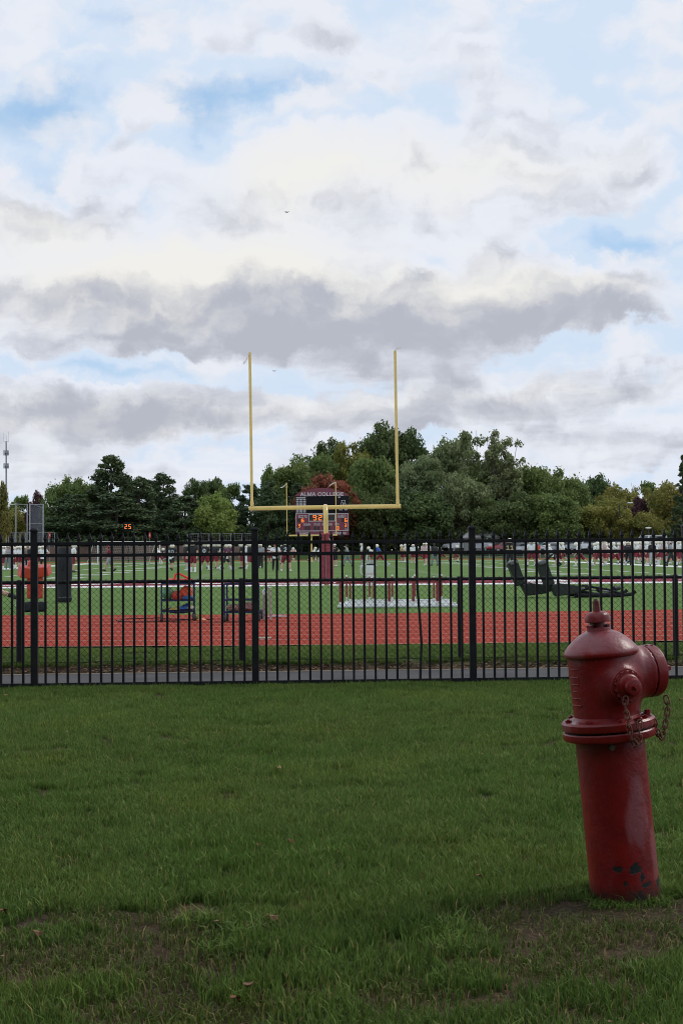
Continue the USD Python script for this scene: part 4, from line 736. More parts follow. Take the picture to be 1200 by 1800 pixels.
ROWS = [
 # left edge of the field
 (2, 1003, 150, 'stand', H_, WH, M, sk, 'w', 'helmeted player in white cut by the left edge of the picture', 'tan'),
 (14, 1002.5, 190, 'fold', 'grey', ('grey', False), ('bluegrey', True), none, 'w', 'person in grey sweatshirt and blue grey sweatpants at the far left, among helmeted players'),
 (22, 1000, 200, 'hips', H_, ('maroon', True), M, sk, 'w', 'helmeted player in maroon jersey just right of the person in grey sweatpants', 'dark'),
 (31, 1000, 170, 'stand', H_, WH, M, sk, 'w', 'helmeted player in white shirt, third from the left edge of the field group'),
 (37, 1001.5, 215, 'wide', H_, ('white', True), M, ti, 'w', 'player with pale tights and white jersey left of the red tackling dummy'),
 (43, 999, 160, 'hips', H_, ('maroon', True), M, sk, 'w', 'helmeted player in maroon standing directly behind the left arm of the red dummy', 'tan'),
 (49, 999.5, 185, 'stand', 'camo', ('camo', False), ('black', True), none, 'b', 'person in camouflage cap and jacket behind the left fence post'),
 (55, 1000, 175, 'stand', H_, BK, M, sk, 'w', 'player in black jersey mostly hidden by the left fence post', 'dark'),
 (70, 999, 190, 'stand', H_, WH, M, sk, 'w', 'helmeted player peeking out behind the white shirted one with black shorts'),
 (76, 1001.5, 185, 'hips', H_, ('white', True, 'white'), ('black', False), ('black', True), 'w', 'player in white jersey and black shorts above the red dummy, hands on hips'),
 (129, 1006.5, 70, 'stand', H_, WH, M, none, 'b', 'player in white half hidden behind the tall black dummy', 'light'),
 (192, 1005, 255, 'walk', 'maroon', ('maroon', True), ('grey', False), none, 'b', 'person in maroon shirt, cap and grey shorts walking in front of the soccer goal', 'tan', 1.78),
 # group left of the second fence post
 (281, 993, 290, 'sprint', H_, WH, M, ti, 'w', 'player sprinting to the left at the right post of the soccer goal', 'tan'),
 (290, 992.5, 300, 'run', H_, BK, M, sk, 'w', 'running player in black jersey just right of the soccer goal', 'light'),
 (302, 1003.5, 20, 'walk', H_, ('black', True, 'white'), ('black', False), none, 'b', 'player in black with a white shirt tail walking away, right of the soccer goal', 'tan', 1.86, ('80', 'paleggrey', 'back')),
 (328, 1004, 240, 'stand', H_, BK, M, ti, 'w', 'player in black jersey and pale tights holding a white towel above the first cart', 'light', 1.9, None, 1.1),
 (339.5, 1007, 200, 'stand', H_, BK, M, sk, 'w', 'tall player in black jersey with bare legs, right of the towel holder', 'light', 1.95),
 (360, 1003, 10, 'wide', H_, ('black', True), M, sk, 'w', 'stocky player in black jersey number 0 seen from behind', 'tan', 1.9, ('0', 'white', 'back'), 1.15),
 (367.5, 1000, 150, 'stand', H_, WH, M, ti, 'b', 'player in white jersey right beside the stocky number 0'),
 (376.5, 1001, 30, 'wide', H_, ('black', True), M, none, 'w', 'player in black with wide planted legs, left neighbour of number 98', 'tan', 1.92),
 (385.5, 1000, 5, 'wide', H_, ('black', True), M, none, 'b', 'player in black jersey number 98 seen from behind', 'light', 1.92, ('98', 'white', 'back')),
 (397, 1003, 100, 'walk', H_, ('purple', True, 'white'), ('black', False), sk, 'w', 'player in dark jersey with white shirt tail left of the second fence post', 'tan'),
 (405, 998.5, 240, 'stand', H_, ('purple', True), ('camo', True), none, 'w', 'player in purple maroon jersey and patterned leggings', 'light'),
 (425, 1000, 270, 'stand', H_, ('black', True), M, none, 'b', 'player in black jersey with raised forearm left of the second fence post', 'tan', 1.88, ('6', 'white', 'back')),
 (432, 991, 90, 'stand', H_, ('white', False), ('white', True), none, 'w', 'player dressed all in white behind the picket left of the second fence post', 'light'),
 (440, 1002.5, 250, 'walk', H_, ('black', True, 'black'), M, sk, 'w', 'player in black whose back is cut by the second fence post', 'light', 1.92),
 # between the second post and the goalpost
 (457.5, 1000, 190, 'stand', H_, ('grey', True), ('black', True), none, 'b', 'helmeted person in grey shirt and black trousers right of the second fence post', 'tan', 1.85),
 (453.5, 998, 175, 'stand', 'black', ('grey', False), ('black', True), none, 'w', 'person in black cap nearly hidden by the second fence post'),
 (466, 990.5, 80, 'catch', 'bare', M, ('black', False), none, 'b', 'bareheaded person in maroon stretching both arms out to the right', 'tan', 1.85),
 (474, 990, 175, 'stand', H_, ('white', True), M, none, 'b', 'player in white jersey with blue trim left of the man in white', 'light'),
 (484, 1003, 175, 'fold', 'maroon', ('white', True, 'white'), ('black', True), none, 'b', 'man in loose white T-shirt, black trousers and dark cap', 'tan', 1.82, None, 1.1),
 (496, 992, 200, 'stand', H_, ('blue', True), ('white', False), ti, 'b', 'player in blue jersey peeking out left of the big number 2', 'light'),
 (502.5, 1005, 8, 'wide', H_, ('black', True, 'maroon'), M, none, 'w', 'big player in black jersey number 2 with bare legs and white shoes', 'light', 1.95, ('2', 'white', 'back'), 1.12),
 (516, 988.5, 350, 'run2', H_, ('pink', True), M, none, 'w', 'player in white jersey with maroon lettering running away below the scoreboard', 'light', 1.85, ('22', 'maroon', 'back')),
 (550, 987.5, 80, 'lunge', H_, ('white', True), ('black', False), sk, 'b', 'player in white running with one leg stretched far back, left of the padded post', 'light', 1.88),
 (557, 986.5, 60, 'crouch', H_, ('white', True), ('black', False), sk, 'w', 'crouching player partly hidden by the padded post', 'tan'),
 (589, 996, 230, 'hips', 'white', ('black', True), ('black', False), none, 'w', 'man in black T-shirt and black shorts right of the padded post', 'light', 1.85, None, 1.15),
 (610.5, 996, 275, 'walk', 'bare', ('grey', False), ('bluegrey', True), none, 'b', 'bareheaded man in grey hoodie and sweatpants walking to the left', 'light', 1.83),
 # around the white drink cooler
 (637.5, 997, 275, 'stand', H_, ('white', True), M, ti, 'w', 'player in white facing left beside the drink cooler', 'tan', 1.9),
 (656, 990, 270, 'crouch', H_, ('white', True), M, ti, 'w', 'player in white bending forward behind the drink cooler', 'tan', 1.95),
 (668.5, 996, 280, 'lunge', H_, ('blue', True), M, ti, 'w', 'player in bright blue jersey right of the drink cooler', 'light', 1.95),
 (706.5, 989, 290, 'stand', H_, ('gold', True), M, none, 'w', 'player with orange brown sleeves, left of a close pair', 'tan', 1.85),
 (713, 989, 290, 'stand', H_, ('white', True), M, sk, 'w', 'player in white jersey, right of a close pair', 'light', 1.9),
 (726, 990, 190, 'stand', H_, ('white', True), M, none, 'w', 'player in white standing alone between two pickets, right of the close pair', 'light', 1.85),
 (738, 987.5, 270, 'lunge', H_, ('black', True), M, sk, 'w', 'player in black jersey with legs wide apart behind the bent picket', 'light', 1.85),
 (747, 995, 200, 'walk', H_, ('pink', True), M, none, 'w', 'player in white jersey with white shoes just right of the bent picket', 'light', 1.95),
 (750.5, 992, 190, 'stand', H_, ('white', True), M, none, 'w', 'second helmet of an overlapping pair right of the bent picket', 'tan', 1.95),
 (764, 994.5, 330, 'wide', 'black', ('black', True, 'black'), ('bluegrey', True), none, 'b', 'person in black top and grey sweatpants seen from behind', 'dark', 1.85),
 (777.5, 988, 280, 'sprint', H_, ('black', True), M, none, 'b', 'sprinting player in black with a leg thrown out to the right', 'tan', 1.78),
 (800, 989, 80, 'run', H_, ('black', True), M, sk, 'b', 'running player in black with arms held out, left of the third fence post', 'light', 1.9),
 # right of the third fence post
 (896, 1002, 185, 'stand', H_, ('black', True), ('black', True), none, 'w', 'player in black vest number 11 over white sleeves above the blocking sled', 'tan', 1.98, ('11', 'gold', 'front'), 1.05, 'towel'),
 (934, 996, 185, 'wide', H_, ('white', True), M, sk, 'b', 'big player in white above the right pad of the blocking sled', 'light', 1.95, None, 1.1),
 (942.5, 995, 200, 'stand', H_, ('red', True), M, none, 'w', 'player in orange red jersey overlapping the big player in white', 'light', 1.88),
 (970, 996, 285, 'lunge', H_, ('white', True, 'white'), ('black', True), none, 'b', 'player in white jersey and long black tights striding to the left', 'light', 1.85),
 (983, 996, 280, 'walk', H_, ('white', True), M, none, 'w', 'player in white and maroon cut by a picket, right of the one in black tights', 'light', 1.95),
 (1020, 996.5, 280, 'lunge', H_, ('white', True), M, sk, 'w', 'lone player in white half hidden by a picket in front of the parked cars', 'light', 1.92),
 (1052, 996, 290, 'walk', H_, ('white', True), M, none, 'w', 'player in white leaning to the left, first of the crowd on the right', 'tan', 1.82, ('4', 'black', 'front')),
 (1063, 995, 280, 'stand', H_, ('pink', True), M, sk, 'w', 'tall player in pinkish white jersey, second of the crowd on the right', 'tan', 1.98),
 (1071, 991, 275, 'sprint', H_, ('white', True, 'white'), M, none, 'b', 'running player with white shirt tail, third of the crowd on the right', 'light', 1.85),
 (1083, 995.5, 280, 'run', H_, ('white', True), M, none, 'w', 'running player in white with one knee up, fourth of the crowd on the right', 'light', 1.95),
 (1092, 992, 270, 'walk2', H_, ('pink', True), M, sk, 'b', 'shorter player with dark chin strap left of the man in black', 'tan', 1.78),
 (1104, 994, 190, 'walk', 'cream', ('black', False), ('black', True), none, 'b', 'man all in black with a cream cap in the crowd on the right', 'light', 1.85, None, 1.25),
 (1099, 989, 280, 'stand', H_, ('white', True), M, none, 'w', 'helmet and white shoulder showing left behind the man in black', 'light', 1.92),
 (1110, 990, 280, 'stand', H_, ('white', True), M, ti, 'w', 'helmet and white shoulder showing right behind the man in black', 'light', 1.85),
 (1121, 992, 285, 'walk', H_, ('white', True), M, ti, 'w', 'player in white, left of a pair beside the white van', 'tan', 1.85),
 (1129, 991, 280, 'walk2', H_, ('pink', True), M, none, 'w', 'player in white, right of a pair beside the white van', 'light', 1.9),
 (1138, 993, 275, 'stand', H_, ('white', True), M, none, 'w', 'player with bare legs in front of the left end of the white van', 'light', 1.82),
 (1146, 995, 170, 'stand', 'bare', ('black', True), ('paleggrey', True), none, 'b', 'dark haired person in black top and pale sweatpants in front of the white van', 'dark', 1.8),
 (1157, 991, 280, 'stand', H_, ('white', True), M, sk, 'w', 'player half hidden by a picket right of the white van', 'tan', 1.88),
 (1165, 994, 275, 'walk', H_, ('pink', True), M, ti, 'w', 'player in pinkish jersey and white tights right of the white van', 'light', 1.92),
 (1158.5, 993, 285, 'crouch', H_, ('white', True), M, none, 'w', 'stooping player whose helmet sits low beside the pinkish jersey', 'light', 1.95),
 (1179.5, 996, 280, 'walk', 'pink', ('grey', True), ('black', True), none, 'b', 'person with a pale red cap, grey shirt and black trousers near the right edge', 'light', 1.82),
 (1186, 992, 275, 'walk2', H_, ('white', True), M, none, 'w', 'tallest helmeted player near the right edge', 'light', 2.05),
 (1197, 997, 280, 'walk', H_, ('white', True), M, sk, 'b', 'player in white cut by the right edge of the picture', 'light', 1.9),
 (-16, 1071, 262, 'run', H_, BK, ('black', False), bsk, 'w', 'player beyond the left edge, only a dark sock and white shoe in the picture', 'light'),
]
for r in ROWS:
    person(*r)
# further players of the crowd at the right and the far left, one row deeper on the field
CROWD = [(1046, 990, 285, 'walk', ('white', True), 'player a step behind the first of the crowd on the right'), (1058, 989, 280, 'stand', ('white', True), 'player in the back row behind the tall pinkish jersey'), (1066, 988.5, 275, 'walk2', ('white', True), 'player in the back row just right of the tall pinkish jersey'), (1077, 989.5, 285, 'run', ('pink', True), 'player in the back row between the shirt tail and the raised knee'),
 (1088, 989, 280, 'stand', ('white', True), 'player in the back row behind the dark chin strap'), (1096, 990.5, 275, 'walk', ('maroon', True), 'player in maroon jersey at the left elbow of the man all in black'), (1115, 989, 280, 'walk2', ('white', True), 'player in the back row between the man in black and the pair'), (1125, 988.5, 285, 'stand', ('white', True), 'player in the back row behind the pair beside the white van'),
 (1133, 989.5, 280, 'run2', ('white', True), 'player running in the back row at the left end of the white van'), (1152, 989.5, 275, 'stand', ('white', True), 'player in the back row at the right end of the white van'), (1161, 988.5, 285, 'walk', ('white', True), 'player in the back row behind the pinkish jersey and white tights'), (1171, 990, 280, 'stand', ('white', True), 'player in white left of the pale red cap'),
 (1192, 990, 275, 'walk2', ('white', True), 'player in the back row beside the tallest helmeted player'), (1205, 992, 280, 'stand', ('white', True), 'player just beyond the right edge of the picture'), (990, 990, 285, 'walk', ('white', True), 'player a step behind the one cut by a picket near the black tights'),
 (8, 997, 180, 'stand', ('white', True), 'player in the back row at the far left edge'), (26, 996, 170, 'stand', ('white', True), 'player in the back row between grey sweatpants and third white shirt'), (46, 996.5, 190, 'stand', ('white', True), 'player in the back row above the left arm of the red dummy')]
for k, (px, py, hd_, ps, tp, lb) in enumerate(CROWD): person(px, py, hd_, ps, H_, tp, M, (sk, none, ti)[k % 3], 'wb'[k % 2], lb, ('light', 'tan')[k % 2], 1.82 + .05 * (k % 4))

# ------------------------------------------------------------------ practice equipment between track and end zone
red_v = mat('red_vinyl', (.48, .055, .028), (.40, .045, .025), 5, .45, .2, 12); blk_v = mat('black_vinyl', (.012, .013, .015), (.018, .019, .022), 4, .55, .3, 10, spec=.25); grn_v = mat('dark_green_vinyl', (.014, .018, .015), (.022, .027, .022), 3, .6, .4, 8, spec=.3)
blue_p = mat('blue_steel', (.012, .018, .062), (.018, .026, .08), 8, .5, spec=.25); cast = mat('caster_rubber', (.03, .025, .022), (.08, .05, .04), 20, .8); white_p = mat('white_enamel', (.66, .67, .66), (.55, .56, .55), 5, .5)
maroon_p = mat('maroon_enamel', (.20, .022, .026), (.26, .035, .035), 6, .5)
def K(px, py, D): return W(px, py, D) * [1, 1, 1]
# red man-shaped tackling dummy on a black base
p = G(57, 1076); s = p[1] / FPX
t = thing('tackling_dummy', 'red man-shaped tackling dummy with stub arms on a black base', 'tackling dummy', (p[0], p[1] + .25, 0), rotz=8)
part('base', rbox(.54, .42, .21, .05, 10, (0, 0, .115)), blk_v, t, smooth=40)
part('pole', lathe([(0, .2), (.03, .2), (.03, .5), (0, .5)], 12), black, t)
part('leg', rbox(.115, .2, .56, .035, 8, (-.11, 0, .57)), red_v, t, smooth=40); part('leg', rbox(.115, .2, .56, .035, 8, (.13, 0, .57)), red_v, t, smooth=40)
part('torso', rbox(.32, .22, .24, .05, 8, (0, 0, .92)), red_v, t, smooth=40)
part('arm', tm(rbox(.29, .3, .25, .025, 8)).apply_transform(trimesh.transformations.euler_matrix(.25, .12, .35)).apply_translation([-.19, -.08, .90]), red_v, t, smooth=40); part('arm', tm(rbox(.29, .3, .23, .025, 8)).apply_transform(trimesh.transformations.euler_matrix(.25, -.08, -.3)).apply_translation([.2, -.08, .92]), red_v, t, smooth=40)
part('head', rbox(.17, .2, .2, .06, 8, (-.06, 0, 1.06)), red_v, t, smooth=40)
# black stand-up dummy
p = G(113, 1060)
t = thing('standing_dummy', 'tall black round stand-up dummy with a flared foot', 'tackling dummy', (p[0], p[1], 0), rotz=10)
part('column', lathe([(0, .02), (.165, .02), (.20, .08), (.205, .14), (.185, .19), (.185, .52), (.2, .62), (.215, 1.0), (.212, 1.22), (.16, 1.445), (.15, 1.46), (0, 1.462)], 28), blk_v, t, smooth=40)
part('foot_band', lathe([(.19, .13), (.212, .135), (.214, .155), (.19, .165)], 28), mat('grey_band', (.07, .072, .08), None, 9, .5), t, smooth=40); part('seam_strap', lathe([(.18, .50), (.192, .505), (.192, .525), (.18, .53)], 28), MATS['grey_band'], t, smooth=40)
part('handle', tube([[-.05, -.21, .85], [-.05, -.25, .9], [-.05, -.25, 1.0], [-.05, -.205, 1.05]], .012, 6), blk_v, t, smooth=60)
# carts
def cart(px, py, wid, hgt, dep, label, rz, shelves):
    p = G(px, py); t = thing('ball_cart', label, 'cart', (p[0], p[1] + .2, 0), rotz=rz)
    for sx in (-1, 1):
        for sy in (-1, 1):
            part('upright', bx(sx * wid / 2 - .014, sx * wid / 2 + .014, sy * dep / 2 - .014, sy * dep / 2 + .014, .12, hgt), blue_p, t)
            c = part('caster', along(lathe([(.012, -.022), (.062, -.03), (.07, -.02), (.07, .02), (.062, .03), (.012, .022)], 16), [1, 0, 0], [sx * wid / 2, sy * dep / 2, .067]), cast, t, smooth=40)
            part('fork', join([bx(sx * wid / 2 - .03, sx * wid / 2 - .024, sy * dep / 2 - .02, sy * dep / 2 + .02, .05, .135), bx(sx * wid / 2 + .024, sx * wid / 2 + .03, sy * dep / 2 - .02, sy * dep / 2 + .02, .05, .135)]), grey_steel, c)
    for z in shelves:
        part('shelf_frame', join([bx(-wid / 2 + .015, wid / 2 - .015, sy * dep / 2 - .012, sy * dep / 2 + .012, z, z + .03) for sy in (-1, 1)] + [bx(sx * wid / 2 - .012, sx * wid / 2 + .012, -dep / 2 + .015, dep / 2 - .015, z + .001, z + .029) for sx in (-1, 1)]), blue_p, t)
        part('shelf_slats', join([bx(-wid / 2 + .02, wid / 2 - .02, y - .008, y + .008, z + .004, z + .014) for y in np.linspace(-dep / 2 + .04, dep / 2 - .04, 8)]), black, t, kind='stuff')
    return t, np.array([p[0], p[1] + .2, 0])
c1, o1 = cart(311, 1092, .62, .74, .42, 'blue wheeled cart holding a green ball, red nets and coloured discs', 6, (.17, .38, .70))
def lump(name, label, cat, loc, size, m, seed=0, group=None, squash=(1, 1, 1)):
    s = trimesh.creation.icosphere(3, 1.0); v = np.array(s.vertices); v *= (1 + .55 * (meshkit.fbm(v * 1.9 + seed * 7.3, 3, seed) - .5))[:, None]; s.vertices = v * np.array(size) * squash
    t = thing(name, label, cat, loc, group=group); part('cloth', s, m, t, smooth=60); return t
bm = mat('green_ball', (.05, .20, .08), (.08, .27, .11), 10, .5)
t = thing('exercise_ball', 'round green ball on the middle shelf of the first cart', 'ball', o1 + [-.19, 0, .52]); part('ball_skin', trimesh.creation.icosphere(3, .12), bm, t, smooth=True); part('valve', lathe([(0, .118), (.008, .118), (.006, .123), (0, .123)], 8), black, t)
lump('red_net', 'red mesh bag slumped on the middle shelf of the first cart', 'bag', o1 + [.0, -.03, .48], (.13, .13, .10), red_v, 1); lump('red_net', 'orange red bibs piled at the right of the first cart shelf', 'bib', o1 + [.17, -.02, .53], (.12, .12, .14), mat('orange_cloth', (.55, .10, .03), (.45, .06, .03), 20, .8), 2)
lump('blue_cloth', 'blue cloth bundle under the orange bibs on the first cart', 'cloth', o1 + [.2, -.1, .445], (.1, .08, .045), mat('teal_cloth', (.03, .16, .36), (.02, .10, .28), 20, .7), 3)
# red plastic frame lying on top
def frame_obj():
    t = thing('folding_frame', 'bright red folded plastic frame lying on top of the first cart', 'frame', o1 + [.06, -.02, .755])
    part('flat_bar', join([tube([[-.26, -.1, .0], [.25, -.08, -.01], [.2, .12, .0], [-.2, .12, .01], [-.26, -.1, .0]], .042, 8)]), mat('bright_red_plastic', (.70, .035, .02), (.6, .03, .02), 6, .4), t, smooth=50)
    part('raised_loop', tube([[-.13, 0, .02], [-.1, 0, .13], [-.04, 0, .155], [.02, 0, .12], [.22, 0, .02]], .02, 8), MATS['bright_red_plastic'], t, smooth=50)
frame_obj()
lump('dark_tarp', 'dark folded tarpaulin spread along the bottom shelf of the first cart', 'tarpaulin', o1 + [.02, .05, .20], (.30, .14, .06), mat('dark_tarp', (.02, .022, .03), (.05, .045, .05), 14, .8), 9)
def disc(loc, r, m, label, name='marker_disc'):
    t = thing(name, label, 'disc', loc); part('rim', lathe([(r * .35, .035), (r, .0), (r, .008), (r * .35, .045)], 20), m, t, smooth=40)
    part('hub', lathe([(r * .2, .034), (r * .36, .034), (r * .36, .048), (r * .2, .046)], 20), m, t, smooth=40)
yel = mat('yellow_plastic', (.60, .45, .10), None, 8, .5); blu = mat('blue_plastic', (.03, .12, .40), None, 8, .5); ora = mat('orange_plastic', (.70, .25, .10), None, 8, .5)
disc(o1 + [-.05, -.08, .215], .11, yel, 'yellow disc on the bottom shelf of the first cart'); disc(o1 + [.12, -.06, .225], .12, blu, 'blue disc on the bottom shelf of the first cart'); disc(o1 + [.27, -.1, .235], .10, mat('pale_plastic', (.5, .46, .36), None, 8, .5), 'pale disc at the right end of the bottom shelf of the first cart')
t = thing('blue_pad', 'folded blue pad leaning on the bottom shelf of the first cart', 'pad', o1 + [.12, .06, .27], roty=-25); part('pad_body', rbox(.26, .1, .07, .02, 6), blu, t, smooth=40); part('pad_strap', rbox(.03, .11, .08, .01, 5), black, t)
q = G(354, 1091); disc(np.array([q[0], q[1], .005]), .10, ora, 'orange disc lying on the track right of the first cart')
q = G(346, 1089); t = thing('tennis_ball', 'small yellow green ball on the track under the first cart', 'ball', (q[0], q[1], .04)); part('felt', trimesh.creation.icosphere(2, .045), mat('felt_ball', (.25, .33, .06), None, 20, .9), t, smooth=True)
def cable(pts, r, label, m, name='cable'):
    pp = [G(a, b, .012) for a, b in pts]; xs = np.linspace(0, len(pp) - 1, len(pp) * 6); P = np.stack([np.interp(xs, np.arange(len(pp)), [v[k] for v in pp]) for k in range(3)], 1)
    meta(usdkit.mesh(stage, numbered('/World/' + name), tube(P, r, 6), m, 60), label, 'cable')
cable([(205, 1091), (222, 1088), (245, 1087.5), (280, 1086), (300, 1088), (345, 1090), (372, 1089)], .010, 'thin black cable lying loose on the track at the first cart', black)
cable([(208, 1092.5), (240, 1093.5), (285, 1093), (318, 1093.5)], .009, 'second black cable running parallel in front of the first cart', black)
c2, o2 = cart(424, 1094, .60, .72, .42, 'blue wheeled cart with empty upper shelf and brown bundles below', -4, (.17, .40, .70))
lump('brown_bundle', 'brown and pink bundle filling the bottom of the second cart', 'bundle', o2 + [-.08, -.02, .27], (.2, .15, .075), mat('brown_cloth', (.24, .16, .11), (.32, .2, .17), 16, .9), 4); lump('pink_bundle', 'pale pink bundle at the right in the second cart', 'bundle', o2 + [.16, -.04, .28], (.14, .13, .085), mat('pink_cloth', (.36, .2, .18), (.28, .15, .13), 16, .9), 5)
q = G(461, 1089); lump('sports_bag', 'round dark navy bag on the track right of the second cart', 'bag', np.array([q[0], q[1] + .15, .10]), (.085, .13, .095), mat('navy_cloth', (.016, .018, .032), None, 12, .8), 6)
# white capped post beside the cart, with a thinner one behind it
q = G(468, 1091)
t = thing('padded_post', 'pale pinkish padded post with rounded white cap standing on the track edge', 'post', (q[0], q[1], 0))
part('post_pad', rbox(.085, .10, .49, .02, 8, (-.025, 0, .245)), mat('pale_pink_vinyl', (.40, .33, .32), (.34, .28, .27), 6, .7), t, smooth=40); part('post_cap', lathe([(0, .49), (.05, .49), (.052, .53), (.045, .575), (.02, .605), (0, .61)], 20).apply_translation([-.025, 0, 0]), white_p, t, smooth=50)
part('rear_post', rbox(.038, .06, .60, .012, 6, (.075, .14, .30)), MATS['pale_pink_vinyl'], t, smooth=40); part('cross_tube', tube([[-.025, .02, .585], [.02, .08, .63], [.075, .14, .615]], .012, 8), grey_steel, t, smooth=60)
q = G(488, 1085.5); t = thing('flat_panel', 'flat red panel with white edge lying on the track right of the padded post', 'panel', (q[0], q[1] + .3, .02), rotz=-6); part('panel_board', rbox(.27, .5, .03, .01, 5), maroon_p, t); part('panel_edge', bx(-.16, .2, -.29, -.255, -.008, .012), white_p, t)

# long rack of maroon posts on white rails
q = G(597, 1070); q2 = G(806, 1067.5); L_ = q2[0] - q[0]
t = thing('agility_rack', 'long low rack of maroon posts on white steel rails', 'agility rack', (q[0], q[1], 0), rotz=1.2)
for k, (dy, x0, x1) in enumerate(((0, -.05, L_ + .05), (1.0, .1, L_ + .05), (2.1, .2, L_ + .1), (3.4, .45, L_ + .25))): part('rail', tube([[x0, dy, .045], [x1, dy, .045]], .038, 10), white_p, t, smooth=60)
for x in (0, L_ * .5, L_): part('cross_bar', tube([[x + .02, 0, .045], [x + .42, 3.4, .046]], .025, 8), white_p, t, smooth=60)
def post(x, y, r, h=.62):
    p_ = part('post', tube([[x, y, .12], [x, y, h]], r, 12), maroon_p, t, smooth=60); part('foot', lathe([(0, .03), (r * 1.3, .03), (r * 1.15, .13), (r * .8, .17), (0, .17)], 12).apply_translation([x, y, 0]), white_p, p_, smooth=50); part('top_cap', lathe([(0, h), (r * 1.15, h), (r * 1.15, h + .03), (0, h + .045)], 12).apply_translation([x, y, 0]), white_p, p_, smooth=50)
def xr(px, y): return (px - 537.5) / FPX * (q[1] + y) * 1.0 - q[0] + .0
for px in (597, 639, 683, 725.5, 768): post(xr(px, .02), .02, .030 if px < 690 else .033)
for px in (613, 653.5, 693.5, 733, 780.5): post(xr(px, 3.4), 3.4, .022, .66)
for px in (617.5, 659, 728, 765): post(xr(px, 2.1), 2.1, .020, .64)
part('top_rail', tube([[xr(597, 0) - .1, .03, .60], [xr(768, 0) + .2, .03, .61]], .018, 8), maroon_p, t, smooth=60)

# white drink cooler with hose
q = G(652, 1031)
t = thing('drink_cooler', 'white drinks cooler on a stand with dark lid and curled hose', 'cooler', (q[0], q[1], 0))
r = 9.0 * q[1] / FPX
part('tank', lathe([(0, .02), (r, .02), (r, .10), (r * .98, .12), (r, .14), (r, .74), (r * .95, .77), (0, .77)], 24), white_p, t, smooth=40)
part('stripe', lathe([(r * .99, .44), (r * 1.012, .445), (r * 1.012, .465), (r * .99, .47)], 24), mat('orange_stripe', (.55, .22, .10), None, 8, .6), t)
part('lid', lathe([(0, .77), (r * .9, .77), (r * .92, .79), (r * .88, .82), (0, .83)], 24), blk_v, t, smooth=40)
part('bottle_rack', join([tube([[-.12 + .06 * k, -.05, .83], [-.12 + .06 * k, -.05, .97]], .018, 8) for k in range(5)] + [tube([[-.14, -.05, .95], [.14, -.05, .95]], .012, 6)]), mat('clear_grey_plastic', (.42, .44, .44), None, 8, .4), t, smooth=50)
part('spigot_arm', tube([[-.1, .05, .83], [-.16, .05, 1.0], [-.13, .05, 1.16], [-.03, .05, 1.18]], .022, 8), white_p, t, smooth=60)
part('hose', tube([[-r, -.05, .40], [-.28, -.06, .40], [-.37, -.06, .5], [-.38, -.06, .63], [-.32, -.06, .76], [-.22, -.06, .80], [-.15, -.05, .83]], .022, 8), white_p, t, smooth=60)

# two-man blocking sled
q = G(1000, 1050); D = q[1]; u = D / FPX
t = thing('blocking_sled', 'dark green two-pad blocking sled with black steel skid frame', 'blocking sled', (q[0], D, 0), rotz=0)
def sx(px): return (px - 1000) * u
def sz(py): return (1050 - py) * u
def slab(pts, y0, y1):
    m = prism(Polygon(pts), y1 - y0); m = upright(m); m.apply_translation([0, y1, 0]); return m
def soft(pts, y0, y1, r=.045):
    return m3.Manifold.batch_hull([m3.Manifold.sphere(r, 8).translate([x + (r if x < np.mean([a for a, _ in pts]) else -r), y, z + (r if z < np.mean([b for _, b in pts]) else -r)]) for x, z in pts for y in (y0 + r, y1 - r)])
for k, (dx, y0) in enumerate(((0, .15), (45, -.45))):
    up_ = [(sx(892 + dx), sz(989)), (sx(905 + dx), sz(982)), (sx(923 + dx), sz(1026)), (sx(911 + dx), sz(1030))]
    part('pad', soft(up_, y0 - .2, y0 + .2, .035), grn_v, t, smooth=40, label='upper pad slanting up to the left' if k == 0 else 'nearer upper pad slanting up to the left')
    lo_ = [(sx(918 + dx), sz(1030)), (sx(926 + dx), sz(1045)), (sx(960 + dx), sz(1041)), (sx(968 + dx), sz(1031)), (sx(932 + dx), sz(1026))]
    part('lower_pad', m3.Manifold.batch_hull([m3.Manifold.sphere(.03, 8).translate([x, y, z]) for x, z in lo_ for y in (y0 - .15, y0 + .15)]), grn_v, t, smooth=40)
    part('pad_cap', soft([(sx(894 + dx), sz(990)), (sx(907 + dx), sz(983.5)), (sx(909 + dx), sz(986)), (sx(896 + dx), sz(993))], y0 - .25, y0 + .2, .03), mat('grey_pad_top', (.10, .105, .10), None, 4, .5), t, smooth=40)
    part('spring_arm', tube([[sx(950 + dx * .6), y0, sz(1040)], [sx(985 + dx * .4), y0 * .8, sz(1036)], [sx(1040), y0 * .6, sz(1043)]], .035, 8), black, t, smooth=60)
for y in (-.5, .5):
    part('skid', tube([[sx(1003), y, .06], [sx(1085), y, .06], [sx(1104), y, .09], [sx(1110), y, .17]], .05, 8), black, t, smooth=60)
    part('strut', tube([[sx(1005), y, .08], [sx(1030), y, .30], [sx(1062), y, .22], [sx(1086), y, .1]], .03, 8), black, t, smooth=60)
part('cross_beam', tube([[sx(1012), -.5, .1], [sx(1012), .5, .1]], .04, 8), black, t, smooth=60); part('cross_beam', tube([[sx(1084), -.5, .12], [sx(1084), .5, .12]], .04, 8), black, t, smooth=60)
for hb in (bone([sx(1028), -.3, .28], [sx(1038), .3, .26], .07, .07), bone([sx(1078), -.1, .22], [sx(1090), .1, .24], .08, .06), bone([sx(1050), -.1, .2], [sx(1055), .1, .17], .06, .05)): part('hitch', hb, black, t, smooth=50)
part('link_rod', tube([[sx(985), -.1, sz(1031)], [sx(1030), -.1, sz(1036)], [sx(1080), -.1, sz(1041)]], .025, 8), mat('worn_steel', (.22, .22, .22), None, 9, .4, metal=.6), t, smooth=60)

